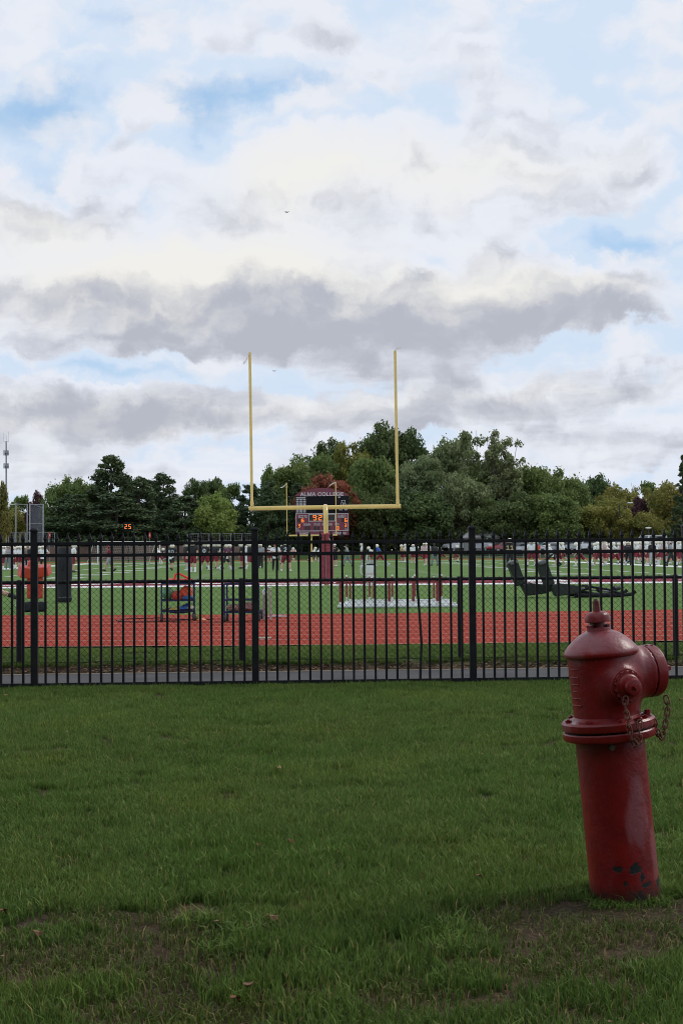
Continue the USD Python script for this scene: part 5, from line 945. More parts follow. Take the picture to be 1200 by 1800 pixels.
# soccer goal at the far left sideline
a, b = G(172, 993.2), G(281, 991.5); D0 = a[1]
t = thing('soccer_goal', 'white soccer goal with a hanging net standing behind the far left sideline', 'soccer goal', (a[0], a[1], 0), rotz=math.degrees(math.atan2(b[1] - a[1], b[0] - a[0])))
Lg = math.hypot(b[0] - a[0], b[1] - a[1])
for x in (0, Lg): part('goal_post', tube([[x, 0, 0], [x, 0, 2.35]], .06, 10), white_p, t, smooth=60); part('side_stay', tube([[x, 0, 2.33], [x + .1, .8, 2.3], [x + .1, 2.0, .05], [x, 0, .04]], .03, 8), white_p, t, smooth=60)
part('crossbar', tube([[-.05, 0, 2.36], [Lg + .05, 0, 2.36]], .06, 10), white_p, t, smooth=60)
part('ground_bar', tube([[.1, 2.0, .04], [Lg + .1, 2.0, .04]], .03, 8), white_p, t, smooth=60)
nw = [tube([[x, .8, 2.3], [x + .05, 1.3, 1.2], [x, 1.95, .05]], .011, 3) for x in np.arange(.1, Lg, .24)] + [tube([[.05, .8 + 1.15 * k, 2.3 - 2.25 * k], [Lg, .8 + 1.15 * k, 2.3 - 2.25 * k]], .011, 3) for k in np.linspace(0, 1, 11)]
part('net', join(nw), mat('net_cord', (.34, .33, .32), None, 9, .8), t, kind='stuff')

# ------------------------------------------------------------------ scoreboard
SD = 205.5; su = SD / FPX; sp0 = W(566, 967, SD); base_z = float(gz(sp0[0], sp0[1]))
maroon_b = mat('scoreboard_maroon', (.14, .030, .050), (.17, .040, .062), 1.5, .5); dark_b = mat('scoreboard_dark', (.010, .012, .016), (.015, .017, .021), 1.5, .8, spec=.1); dark_s = mat('video_screen_off', (.006, .007, .010), None, 1.5, .6, spec=.12)
letter = mat('pale_letter', (.55, .56, .58), None, 3, .5); amber = mat('amber_lamp', (1.0, .23, .03), (1.0, .23, .03), 3, .5, emit=.85); off = mat('unlit_digit', (.02, .014, .016), None, 3, .5)
sb = thing('scoreboard', 'large maroon and black scoreboard with orange digits standing among the trees', 'scoreboard', (sp0[0], SD, 0), rotz=-1.4)
def bxp(px): return (px - 566) * su
def bzp(py): return CAM[2] + (967.25 - py) * su
def plate(x0, x1, y0, y1, d0, d1): return bx(bxp(x0), bxp(x1), d0, d1, bzp(y1), bzp(y0))
part('video_screen', plate(540, 594, 872, 901.8, -.02, .3), dark_s, sb); part('sponsor_panel', plate(519.5, 539.6, 872, 901.8, -.015, .3), dark_b, sb); part('emblem_panel', plate(594.4, 613, 872, 901.8, -.015, .3), dark_b, sb)
lp = part('score_panel', plate(519.5, 613, 902.2, 933.8, -.05, .3), maroon_b, sb); fp = part('name_strip', plate(519.5, 613, 934.2, 941, -.05, .25), maroon_b, sb)
arc = [(bxp(x), bzp(871.6)) for x in (519, 613)][::-1] + [(bxp(519 + 94 * k), bzp(870 - 12.5 * math.sin(PI * k) ** .8)) for k in np.linspace(0, 1, 17)]
ar = part('arched_top', upright(prism(Polygon(arc).buffer(0), .3)).apply_translation([0, .3, 0]), maroon_b, sb)
for x in (530, 566, 602): part('support_post', tube([[bxp(x), .2, base_z - .3], [bxp(x), .2, bzp(900)]], .14, 8), black, sb, smooth=60)
def text(s, x0, x1, y0, y1, m, parent, dpth=-.06, name='lettering'):
    t_ = meshkit.text_mesh(s, 1.0, .03, True); b_ = t_.bounds; t_.apply_translation(-b_[0]); w, h = (b_[1] - b_[0])[:2]; t_.apply_scale([(bxp(x1) - bxp(x0)) / w, (y1 - y0) * su / h, 1]); t_ = upright(t_); t_.apply_translation([bxp(x0), dpth + .005, bzp(y1)]); return part(name, t_, m, parent)
text('ALMA', 528, 555.5, 865, 872, letter, ar, -.01); text('COLLEGE', 559, 604.5, 865, 872, letter, ar, -.01)
part('sponsor_line', join([plate(521, 537.5, 873.8, 875.6, -.035, -.016)] + [plate(521 + 6.1 * c, 525.6 + 6.1 * c, 877 + 3.1 * r_, 878.7 + 3.1 * r_, -.035, -.016) for c in range(3) for r_ in range(8)]), letter, sb, kind='stuff')
part('emblem_dash', plate(594.8, 599, 873.2, 875, -.035, -.016), letter, sb)
def outline(P_, w): return P_.difference(P_.buffer(-w))
A_ = Polygon([(0, 0), (5.2, 0), (5.2, 1.6), (4.3, 1.6), (4.9, 4.2), (9.1, 4.2), (9.7, 1.6), (8.8, 1.6), (8.8, 0), (14, 0), (14, 1.6), (12.9, 1.6), (9.9, 15.4), (10.4, 15.4), (10.4, 17), (3.6, 17), (3.6, 15.4), (4.1, 15.4), (1.1, 1.6), (0, 1.6)]).difference(Polygon([(5.7, 6.4), (8.3, 6.4), (7, 12.2)]))
em = upright(prism(affinity.scale(outline(A_, .75), su * 1.05, su * 1.05, origin=(0, 0)), .03)); em.apply_translation([bxp(596.5), -.012, bzp(897)]); part('letter_emblem', em, letter, sb)
part('panel_border', join([plate(519.8, 612.7, 902.3, 903.3, -.07, -.051), plate(519.8, 612.7, 932.7, 933.7, -.07, -.051), plate(519.8, 520.8, 903.4, 932.6, -.07, -.051), plate(611.7, 612.7, 903.4, 932.6, -.07, -.051)]), letter, lp)
part('clock_border', join([plate(542.5, 589.5, 903.4, 904.4, -.07, -.052), plate(542.5, 589.5, 915.5, 916.5, -.07, -.052), plate(542.5, 543.5, 904.5, 915.4, -.07, -.052), plate(588.5, 589.5, 904.5, 915.4, -.07, -.052)]), letter, lp); part('clock_face', plate(543.6, 588.4, 904.5, 915.4, -.06, -.051), off, lp)
text('SCOTS', 524.5, 540, 905, 910.3, letter, lp); text('GUEST', 593.5, 609, 905, 910.3, letter, lp); text('DOWN', 534, 546, 920, 924, letter, lp); text('TO GO', 551.5, 562.5, 920, 924, letter, lp); text('BALL ON', 566.5, 583.5, 920, 924, letter, lp); text('QTR', 589, 596, 920, 924, letter, lp)
text('T.O.L.', 521.5, 526.8, 928.5, 932, letter, lp); text('T.O.L.', 605.8, 611, 928.5, 932, letter, lp)
text('THE MARTIN', 525, 545, 935.5, 939.5, letter, fp); text('SCOREBOARD', 586, 608.5, 935.5, 939.5, letter, fp)
SEG = {'0': 'abcdef', '1': 'bc', '2': 'abged', '3': 'abgcd', '4': 'fgbc', '5': 'afgcd', '6': 'afgedc', '7': 'abc', '8': 'abcdefg', '9': 'abcdfg'}
def seven(ch, x0, x1, y0, y1, conv, d, w=.22):
    W_, Hh = x1 - x0, y1 - y0; k = w * W_; ym = (y0 + y1) / 2; out = []
    S = dict(a=(x0 + k * .3, x1 - k * .3, y0, y0 + k), d=(x0 + k * .3, x1 - k * .3, y1 - k, y1), g=(x0 + k * .6, x1 - k * .6, ym - k / 2, ym + k / 2), f=(x0, x0 + k, y0 + k * .3, ym), b=(x1 - k, x1, y0 + k * .3, ym), e=(x0, x0 + k, ym, y1 - k * .3), c=(x1 - k, x1, ym, y1 - k * .3))
    for n, c in enumerate(SEG[ch]): x_, X_, y_, Y_ = S[c]; out.append(conv(x_, X_, y_, Y_, d - .002 * n, d + .02))
    return join(out)
part('housing', join([plate(523, 528, 911.3, 918, -.056, -.051), plate(529.6, 534.6, 911.3, 918, -.056, -.051), plate(600.5, 604.8, 911.3, 918, -.056, -.051), plate(605.4, 610.4, 911.3, 918, -.056, -.051), plate(524, 528, 920.6, 927, -.056, -.051), plate(605.4, 609.4, 920.6, 927, -.056, -.051),
      plate(536, 540, 925, 932, -.056, -.051), plate(541, 545, 925, 932, -.056, -.051), plate(552, 556, 925, 932, -.056, -.051), plate(557.5, 561.5, 925, 932, -.056, -.051), plate(571, 575, 925, 932, -.056, -.051), plate(576.5, 580.5, 925, 932, -.056, -.051), plate(591, 596, 924.6, 932.2, -.056, -.051)]), off, lp, kind='stuff')
for ch, x0, x1, y0, y1 in (('9', 550.5, 556, 905.2, 914.6), ('2', 560, 566, 905.2, 914.6), ('6', 529.8, 534.4, 911.6, 917.8), ('6', 605.6, 610.2, 911.6, 917.8), ('3', 524.2, 527.8, 920.8, 926.8), ('3', 605.6, 609.2, 920.8, 926.8), ('3', 591.4, 595.6, 924.8, 932)):
    part('lit_digit', seven(ch, x0, x1, y0, y1, plate, -.075), amber, lp)
part('colon', join([plate(557.5, 558.6, 907.5, 908.7, -.075, -.055), plate(557.5, 558.6, 911.5, 912.7, -.075, -.055)]), amber, lp)

# play clock left of the scoreboard
PD = 174.0; pu = PD / FPX; pp = W(226, 926, PD)
t = thing('play_clock', 'black play clock on a post showing 25 in orange', 'play clock', (pp[0], PD, 0))
def pl(x0, x1, y0, y1, d0, d1): return bx((x0 - 226) * pu, (x1 - 226) * pu, d0, d1, pp[2] + (926 - y1) * pu, pp[2] + (926 - y0) * pu)
part('case', rbox(18 * pu, .25, 15 * pu, .03, 6, (0, .15, pp[2])), dark_s, t); part('pole', tube([[0, .2, 0], [0, .2, pp[2] - 7 * pu]], .08, 10), black, t, smooth=60)
part('lit_digit', seven('2', 220.2, 224.4, 922, 930, pl, -.0), amber, t); part('lit_digit', seven('5', 226.8, 231.2, 922, 930, pl, -.0), amber, t)
for px, py, lab in ((89.5, 941, 'small red and white sign on a thin post near the left fence post'), (264, 941, 'small red and white sign on a thin post above the soccer goal crossbar')):
    D_ = 190.0; q_ = W(px, py, D_); t = thing('small_sign', lab, 'sign', (q_[0], D_, 0)); part('sign_board', prism(Polygon([(.16 * math.cos(a), .42 * math.sin(a)) for a in np.linspace(0, 2 * PI, 9)[:-1] + PI / 8]), .03).apply_transform(trimesh.transformations.rotation_matrix(PI / 2, [1, 0, 0])).apply_translation([0, 0, q_[2]]), mat('sign_red', (.55, .05, .05), None, 5, .5), t)
    part('sign_mark', bx(-.07, .07, -.055, -.035, q_[2] - .13, q_[2] + .12), letter, t); part('pole', tube([[0, .03, 0], [0, .03, q_[2] - .2]], .025, 6), grey_steel, t)
# two small drones
dr_m = mat('drone_grey', (.09, .09, .095), None, 9, .5)
for px, py, D_, lab in ((504, 372.5, 95, 'small dark drone hovering high in the middle of the sky'), (482, 652, 120, 'small dark drone hovering lower, between the goalpost uprights')):
    q_ = W(px, py, D_); t = thing('drone', lab, 'drone', q_, rotz=12, group='drones over the field', scale=(.8, .8, .75))
    part('body', rbox(.12, .2, .075, .03, 8), dr_m, t, smooth=50); part('camera', trimesh.creation.icosphere(1, .03).apply_translation([0, -.1, -.04]), black, t)
    for a in (45, 135, 225, 315):
        ca, sa = .19 * math.cos(math.radians(a)), .13 * math.sin(math.radians(a)); ar_ = part('arm', tube([[ca * .2, sa * .2, 0], [ca, sa, .02]], .012, 6), dr_m, t); part('motor', lathe([(0, .0), (.02, 0), (.02, .04), (0, .045)], 10).apply_translation([ca, sa, .01]), black, ar_); part('rotor', bx(ca - .09, ca + .09, sa - .008, sa + .008, .055, .058), black, ar_)

# ------------------------------------------------------------------ trees
bark = mat('bark', (.075, .058, .045), (.045, .036, .03), 4, .9, .6, 12)
LM = {'green': leafmat('leaf_green', (0.121, 0.172, 0.048), (0.185, 0.235, 0.068)), 'deep': leafmat('leaf_deep', (0.078, 0.115, 0.038), (0.125, 0.167, 0.055)), 'pine': leafmat('needle_dark', (0.050, 0.081, 0.037), (0.089, 0.124, 0.049), trans=.12), 'olive': leafmat('leaf_olive', (0.181, 0.198, 0.044), (0.278, 0.253, 0.059)),
      'lime': leafmat('leaf_lime', (0.197, 0.278, 0.064), (0.289, 0.344, 0.090)), 'silver': leafmat('leaf_silver', (0.163, 0.210, 0.089), (0.267, 0.301, 0.144)), 'red': leafmat('leaf_red', (.28, .085, .05), (.22, .095, .048)), 'plum': leafmat('leaf_plum', (0.069, 0.033, 0.044), (0.106, 0.046, 0.055), trans=.1), 'yellow': leafmat('leaf_yellow', (.20, .19, .05), (.14, .16, .045))}
def leafcards(C, Nrm, size, r, flatn=.6):
    """Small pointed leaf clumps: two triangles folded along the middle, near C, roughly facing Nrm."""
    n = len(C); d = Nrm * flatn + r.normal(0, 1, (n, 3)) * .6; d /= np.linalg.norm(d, axis=1, keepdims=True); a = np.cross(d, r.normal(0, 1, (n, 3))); a /= np.linalg.norm(a, axis=1, keepdims=True) + 1e-9; b = np.cross(d, a)
    s = (size * r.uniform(.55, 1.35, n))[:, None]; P = np.stack([C - a * s, C + b * s * .55 + d * s * .12, C + a * s, C - b * s * .55 + d * s * .12], 1).reshape(-1, 3); k = np.arange(n)[:, None] * 4
    return P, np.concatenate([k + [0, 1, 2], k + [0, 2, 3]], 1).reshape(-1, 3)
def crown_points(kind, r):
    """Unit tree: height 1, width about 1 (x, y in -.5 .. .5). Returns leaf centres, normals, sizes and limb lines."""
    lobes, limbs = [], []
    if kind in ('round', 'broad', 'tall'):
        zc, rz, nl = dict(round=(.53, .47, 62), broad=(.50, .50, 84), tall=(.56, .44, 84))[kind]; asp = dict(round=1.0, broad=1.1, tall=.70)[kind]; ex = dict(round=.95, broad=.85, tall=.8)[kind]
        for k in range(nl):
            u = r.normal(0, 1, 3); u /= np.linalg.norm(u); u[2] = max(u[2], -.8); u = np.sign(u) * np.abs(u) ** ex; sz = r.uniform(.085, .165) * (1 if r.random() < .75 else .6); f = r.uniform(.78, 1.04) if r.random() < .7 else r.uniform(.35, .8)
            lobes.append((u[0] * (.5 - sz) * f, u[1] * (.5 - sz) * f, min(max(zc + u[2] * (rz - sz * asp * .6) * f, .08), 1 - sz * asp * .55), sz, sz * asp * r.uniform(.65, .9)))
    elif kind == 'pine':
        for k in range(110):
            z = .04 + .94 * r.random() ** 1.25; prof = (1 - z) ** .62 * .98 + .03; a = r.uniform(0, 2 * PI); q = prof * .44 * math.sqrt(r.uniform(.3, 1)); sz = r.uniform(.06, .11) * (1.15 - .62 * z); lobes.append((q * math.cos(a), q * math.sin(a), z + .07 * q, sz * 1.2, sz * .6))
        lobes.append((0, 0, .965, .025, .04))
    elif kind == 'spruce':
        for k in range(120):
            z = .04 + .95 * r.random(); a = r.uniform(0, 2 * PI); q = (1 - z) * .46 * (.35 + .65 * math.sqrt(r.random())); lobes.append((q * math.cos(a), q * math.sin(a), z - .08 * q, .075 * (1.1 - z) + .012, .018))
    elif kind == 'feather':                                   # loose, wind-blown crown: upright limbs with hanging sprays and gaps of sky
        for k in range(10):
            a, top = r.uniform(0, 2 * PI), r.uniform(.6, 1.0); rad = .40 * r.uniform(.35, 1.1); line = [np.array([rad * t ** 1.2 * math.cos(a) + .02 * math.sin(9 * t), rad * t ** 1.2 * math.sin(a), .1 + (top - .1) * t]) for t in np.linspace(0, 1, 7)]; limbs.append(line)
            for m in range(11):
                t = r.uniform(.35, 1); b = np.array([np.interp(t, np.linspace(0, 1, 7), [p[i] for p in line]) for i in range(3)]); sz = r.uniform(.06, .12) * (1.25 - .45 * t); lobes.append((b[0] + r.normal(.03, .06), b[1] + r.normal(0, .06), min(b[2] + r.normal(0, .02), 1 - sz * .3), sz, sz * r.uniform(.3, .5)))
        for k in range(26): z = r.uniform(.08, .45); a = r.uniform(0, 2 * PI); q = .4 * math.sqrt(r.uniform(.2, 1)); lobes.append((q * math.cos(a), q * math.sin(a), z, .1, .06))
    return lobes, limbs
def make_proto(path, kind, leaf_m, n, size, seed, h, w):
    r = np.random.default_rng(seed); lobes, limbs = crown_points(kind, r); root = stage.CreateClassPrim(path)
    wts = np.array([l[3] ** 2 for l in lobes]); pick = r.choice(len(lobes), n, p=wts / wts.sum()); Lb = np.array(lobes)[pick]
    u = r.normal(0, 1, (n, 3)); u /= np.linalg.norm(u, axis=1, keepdims=True); rad = r.uniform(.4, 1.0, n) ** .6 * (1 + .22 * r.normal(0, 1, n)); C = np.stack([Lb[:, 0] + u[:, 0] * rad * Lb[:, 3], Lb[:, 1] + u[:, 1] * rad * Lb[:, 3], Lb[:, 2] + u[:, 2] * rad * Lb[:, 4]], 1)
    if kind in ('feather',): C[:, 2] -= np.abs(r.normal(0, .012, n))
    C[:, 2] = np.maximum(C[:, 2], .02); S = np.array([w, w, h]); P, F = leafcards(C * S, u * [1, 1, 1.2] + [0, 0, .35], size, r)
    spread(usdkit.mesh(stage, path + '/crown', trimesh.Trimesh(P, F, process=False), leaf_m, False), 4, seed)
    tops = {'pine': .97, 'spruce': .98}.get(kind, .62); tr = [tube([[0, 0, -.02 * h], [.004 * w, 0, .1 * h], [-.006 * w, .004 * w, .3 * h], [.004 * w, 0, tops * h]], [.026 * h, .020 * h, .015 * h, .004 * h], 8)]
    if limbs:
        for l in limbs: tr.append(tube(np.array(l) * S, np.linspace(.008, .0015, len(l)) * h, 5))
    else:
        for k in r.choice(len(lobes), 16, replace=False):
            l = lobes[k]; z0 = max(.12, l[2] - .22) if kind not in ('pine', 'spruce') else max(.05, l[2] - .04); z0 = min(z0, tops * .95); tr.append(tube(np.array([[0, 0, z0], [l[0] * .5, l[1] * .5, z0 + (l[2] - z0) * .6], [l[0], l[1], l[2]]]) * S, np.array([.009, .006, .002]) * h, 5))
    usdkit.mesh(stage, path + '/trunk', join(tr), bark, 60)
    return path
PROTO = {}
def proto_tree(kind, leafc, var):
    k = (kind, leafc, var)
    if k not in PROTO:
        n, size = dict(round=(12000, .25), broad=(16000, .26), tall=(16000, .27), pine=(16000, .25), spruce=(9000, .22), feather=(11000, .23))[kind]
        h, w = dict(round=(9, 9), broad=(11, 12), tall=(16, 11), pine=(13, 11), spruce=(14, 6), feather=(16, 8))[kind]
        PROTO[k] = (make_proto(f'/World/tree_kind_{len(PROTO) + 1:03d}', kind, LM[leafc], n, size, 500 + 7 * len(PROTO), h, w), h, w)
    return PROTO[k]
def tree(px, top, wpx, D, kind, leafc, var, name, label, group=None, rz=0):
    p = W(px, 967, D); z0 = float(gz(p[0], p[1])); path, h0, w0 = proto_tree(kind, leafc, var); H = W(px, top, D)[2] - z0; w = wpx * D / FPX * (1.28 if kind == 'pine' else 1.08)
    t = UsdGeom.Xform.Define(stage, numbered('/World/' + name)); t.AddTranslateOp().Set(Gf.Vec3d(float(p[0]), float(p[1]), z0)); t.AddRotateZOp().Set(float(rz)); t.AddScaleOp().Set(Gf.Vec3f(w / w0, w / w0, H / h0)); t.GetPrim().GetReferences().AddInternalReference(path); t.GetPrim().SetInstanceable(True)
    meta(t, label, 'tree', group)
TREES = [
 (-6, 832, 50, 185, 'round', 'yellow', 0, 'maple_tree', 'yellowing tree at the left edge of the picture beside the mast'),
 (38, 868, 50, 262, 'round', 'green', 0, 'maple_tree', 'green tree behind the left of the tall cage fence'),
 (66, 860, 42, 246, 'round', 'plum', 0, 'plum_tree', 'dark purple leaved tree behind the cage fence'),
 (22, 892, 60, 250, 'broad', 'olive', 0, 'low_tree', 'low olive tree showing through the cage fence'),
 (112, 838, 84, 222, 'broad', 'green', 0, 'maple_tree', 'green broadleaf tree at the left end of the dark pines'),
 (152, 836, 86, 228, 'round', 'green', 1, 'maple_tree', 'second green broadleaf tree just left of the tallest pine'),
 (196, 802, 122, 224, 'pine', 'pine', 0, 'pine_tree', 'tallest dark pine of the left grove'),
 (246, 838, 100, 220, 'pine', 'pine', 1, 'pine_tree', 'dark pine on the right shoulder of the tallest pine'),
 (288, 832, 96, 226, 'pine', 'pine', 2, 'pine_tree', 'dark pine at the right end of the left grove'),
 (222, 838, 84, 233, 'pine', 'pine', 0, 'pine_tree', 'dark pine filling the gap right behind the tallest pine'),
 (267, 843, 84, 233, 'pine', 'pine', 1, 'pine_tree', 'dark pine between the two right shoulders of the left grove'),
 (130, 868, 120, 214, 'pine', 'pine', 1, 'pine_tree', 'lower dark pine in front at the left of the grove'),
 (205, 866, 150, 212, 'pine', 'pine', 2, 'pine_tree', 'lower wide pine in front of the tallest pine'),
 (325, 872, 110, 214, 'pine', 'pine', 0, 'pine_tree', 'low spreading pine behind the play clock, right of the grove'),
 (346, 840, 54, 246, 'tall', 'deep', 0, 'maple_tree', 'dark green tree left of the pale lime tree'),
 (374, 838, 64, 252, 'round', 'deep', 0, 'maple_tree', 'dark green tree behind the pale lime tree'),
 (405, 846, 56, 246, 'round', 'green', 0, 'maple_tree', 'green tree right behind the pale lime tree'),
 (378, 866, 76, 211, 'round', 'lime', 0, 'lime_tree', 'pale lime green small tree left of the near goalpost'),
 (440, 850, 76, 222, 'pine', 'pine', 1, 'pine_tree', 'dark pine behind the left upright of the near goalpost'),
 (474, 846, 80, 216, 'pine', 'pine', 0, 'pine_tree', 'dark pine just inside the left upright'),
 (478, 812, 60, 250, 'round', 'green', 1, 'maple_tree', 'lighter tree showing above the dark pine inside the left upright'),
 (512, 806, 82, 240, 'tall', 'green', 0, 'maple_tree', 'green tree to the left above the scoreboard'),
 (552, 786, 92, 246, 'tall', 'green', 1, 'maple_tree', 'tall green tree directly above the scoreboard letters'),
 (584, 768, 76, 256, 'tall', 'deep', 0, 'maple_tree', 'dark tall tree left of the yellowish crown above the scoreboard'),
 (618, 764, 84, 250, 'tall', 'olive', 0, 'maple_tree', 'tall yellowish green tree above the scoreboard'),
 (676, 743, 118, 254, 'tall', 'deep', 1, 'oak_tree', 'tallest dark green tree behind the right upright of the near goalpost'),
 (716, 752, 90, 258, 'tall', 'deep', 0, 'oak_tree', 'dark crown just right of the tallest tree'),
 (650, 800, 110, 232, 'broad', 'green', 1, 'maple_tree', 'broad green tree in front of the tallest tree'),
 (576, 836, 122, 214, 'round', 'red', 0, 'red_maple_tree', 'red autumn maple behind the scoreboard'),
 (522, 850, 70, 218, 'pine', 'pine', 2, 'pine_tree', 'dark pine at the left edge of the scoreboard'),
 (662, 852, 110, 215, 'broad', 'deep', 0, 'low_tree', 'low dark tree right of the scoreboard'),
 (738, 862, 130, 215, 'broad', 'deep', 1, 'low_tree', 'low dark tree right of the near goalpost'),
 (742, 794, 96, 230, 'tall', 'silver', 0, 'willow_tree', 'silvery tree just right of the right upright'),
 (788, 756, 104, 236, 'tall', 'silver', 1, 'willow_tree', 'tall silvery green tree, left of two with ragged tops'),
 (836, 752, 84, 226, 'feather', 'silver', 0, 'poplar_tree', 'ragged open crowned tree with sky showing through'),
 (884, 756, 88, 222, 'feather', 'silver', 1, 'poplar_tree', 'thin feathery tree standing clear against the sky'),
 (812, 830, 100, 218, 'broad', 'silver', 0, 'willow_tree', 'lower grey green tree under the ragged crowned tree'),
 (862, 800, 120, 228, 'broad', 'green', 0, 'maple_tree', 'broad green tree under the thin feathery tree'),
 (930, 816, 118, 226, 'broad', 'green', 1, 'maple_tree', 'broad green tree with spiky top right of the thin feathery tree'),
 (985, 824, 104, 230, 'broad', 'green', 0, 'maple_tree', 'broad green tree in the middle of the right tree line'),
 (890, 862, 120, 214, 'broad', 'deep', 0, 'low_tree', 'low shady tree behind the red parked car'),
 (965, 866, 120, 214, 'broad', 'green', 1, 'low_tree', 'low green tree behind the middle of the parked cars'),
 (1022, 842, 62, 246, 'round', 'deep', 0, 'maple_tree', 'dark green tree left of the small bushy crown on the right'),
 (1052, 832, 60, 248, 'round', 'deep', 0, 'maple_tree', 'small bushy dark crown rising from the right tree line'),
 (1086, 850, 90, 236, 'broad', 'olive', 0, 'maple_tree', 'olive tree with thinning top on the right'),
 (1122, 846, 70, 240, 'feather', 'olive', 0, 'poplar_tree', 'thin yellowish crown on the right'),
 (1052, 872, 110, 217, 'broad', 'olive', 1, 'low_tree', 'wide yellow green tree below the olive one'),
 (1116, 872, 60, 224, 'round', 'plum', 0, 'plum_tree', 'dark purple leaved tree behind the street lamp'),
 (1150, 842, 70, 246, 'round', 'green', 0, 'maple_tree', 'green tree with reddish tips near the right edge'),
 (1182, 846, 110, 221, 'broad', 'olive', 0, 'maple_tree', 'large yellow green tree at the right edge'),
 (1124, 898, 90, 214, 'broad', 'olive', 1, 'low_tree', 'low yellow green tree left of the large one at the right edge'),
 (1201, 798, 62, 208, 'spruce', 'pine', 0, 'spruce_tree', 'dark pointed spruce cut by the right edge of the picture'),
]
for k, a in enumerate(TREES): tree(*a, rz=(k * 73) % 360)
def hedge(x0, x1, D, top, n, seed):
    r = np.random.default_rng(seed); px = r.uniform(x0, x1, n); t = r.random(n) ** .7; C = []
    for a, b in zip(px, t):
        d = D + r.uniform(-2, 2); p = W(a, 967, d); z0 = float(gz(p[0], p[1])); zt = W(a, top + 6 * math.sin(a * .13) + 5 * math.sin(a * .041 + 1), d)[2]; C.append([p[0], p[1], z0 + (zt - z0) * b])
    P, F = leafcards(np.array(C), np.tile([0, -1.0, .4], (n, 1)), .34, r); return trimesh.Trimesh(P, F, process=False)
spread(part('undergrowth', hedge(60, 1240, 217, 932, 26000, 5), LM['deep'], kind='stuff', label='dark undergrowth below the far line of trees'), 4)
# shade trees and the college building behind the camera, out of the picture
for k, (x, y, H, w, kind, lf) in enumerate(((-5.5, -4.5, 10, 9, 'broad', 'deep'), (3.5, -8.5, 12, 11, 'broad', 'deep'), (-13, -7, 12, 11, 'broad', 'green'), (-8.5, 3.8, 10, 8.5, 'broad', 'deep'), (1.8, -4.2, 13, 9, 'broad', 'deep'))):
    path, h0, w0 = proto_tree(kind, lf, 0)
    t = UsdGeom.Xform.Define(stage, numbered('/World/shade_tree')); t.AddTranslateOp().Set(Gf.Vec3d(x, y, LAWN)); t.AddScaleOp().Set(Gf.Vec3f(w / w0, w / w0, H / h0)); t.GetPrim().GetReferences().AddInternalReference(path); t.GetPrim().SetInstanceable(True)
    meta(t, ['leafy shade tree just behind and left of the photographer', 'tall shade tree behind the photographer', 'shade tree at the corner of the brick building', 'shade tree on the lawn to the left of the photographer', 'shade tree whose boughs hang right above the photographer'][k], 'tree')
brick = mat('brick_wall', (.20, .09, .065), (.26, .13, .09), 1.5, .9, .3, 30)
t = thing('brick_building', 'low brick building standing behind the photographer', 'building', (0, 0, 0)); part('wall', bx(-26, 22, -24, -13, LAWN - .2, 8.5), brick, t); part('roof', bx(-26.4, 22.4, -24.4, -12.6, 8.5, 8.9), mat('roof_edge', (.3, .29, .27), None, 3, .7), t)
for k in range(8): wn = part('window', bx(-23 + 5.6 * k, -20.5 + 5.6 * k, -13.0, -12.92, 1.0, 3.0), mat('window_dark', (.03, .035, .04), None, 2, .15), t); part('sill', bx(-23.1 + 5.6 * k, -20.4 + 5.6 * k, -13.0, -12.85, .88, .995), MATS['roof_edge'], wn)

# ------------------------------------------------------------------ far fences, wall, cage, mast
def far_fence(x0, x1, top, D, label, step=8):
    a = W(x0, 967, D); t = thing('far_fence', label, 'fence', (0, 0, 0)); zt = W((x0 + x1) / 2, top, D)[2]; zb = float(gz(a[0], D))
    xs = [W(p, 967, D)[0] for p in np.arange(x0, x1 + .1, step)]
    for x in xs: part('post', tube([[x, D, zb - .1], [x, D, zt + .04]], .05, 6), grey_steel, t, smooth=60)
    part('top_rail', tube([[xs[0], D, zt], [xs[-1], D, zt]], .035, 6), grey_steel, t, smooth=60); part('mid_rail', tube([[xs[0], D, (zt * .4 + zb * .6)], [xs[-1], D, (zt * .4 + zb * .6)]], .02, 5), grey_steel, t)
    w = [tube([[x, D + .03, zb], [x, D + .03, zt]], .006, 3) for x in np.arange(xs[0], xs[-1], .3)] + [tube([[xs[0], D + .03, z], [xs[-1], D + .03, z]], .006, 3) for z in np.arange(zb + .2, zt, .3)]
    part('wire_mesh', join(w), grey_steel, t, kind='stuff')
far_fence(-12, 106, 937, 207.5, 'grey chain link fence along the top of the bank at far left', 10)
far_fence(330, 446, 938.5, 208, 'grey chain link fence below the pale lime tree', 19)
far_fence(800, 1215, 971.5, 201.6, 'low grey rail fence in front of the parked cars', 30)
# tall netting cage
CD = 209.0; t = thing('throwing_cage', 'tall grey steel cage with dark netting at the far left', 'cage', (0, 0, 0)); cz = float(gz(W(40, 967, CD)[0], CD))
def cp(px, py, D=CD): return W(px, py, D)
for px, tp, r_, dd in ((5, 886, .11, 0), (11, 884, .11, 1.2), (28, 884, .10, 2), (48, 886, .10, 3), (52.5, 885, .12, 0), (76, 886, .12, 0)):
    a = cp(px, tp, CD + dd); part('pole', tube([[a[0], a[1], cz - .2], [a[0], a[1], a[2]]], r_, 8), grey_steel, t, smooth=60)
a, b = cp(52.5, 887), cp(76, 886.5); part('top_rail', tube([a, b], .07, 6), grey_steel, t); c_, d_ = cp(52.5, 921), cp(76, 921); part('mid_rail', tube([c_, d_], .06, 6), grey_steel, t); part('top_rail', tube([cp(5, 888), cp(28, 886, CD + 2), cp(48, 887, CD + 3)], .05, 6), grey_steel, t); part('brace', tube([cp(58, 887), cp(76, 893)], .04, 6), grey_steel, t)
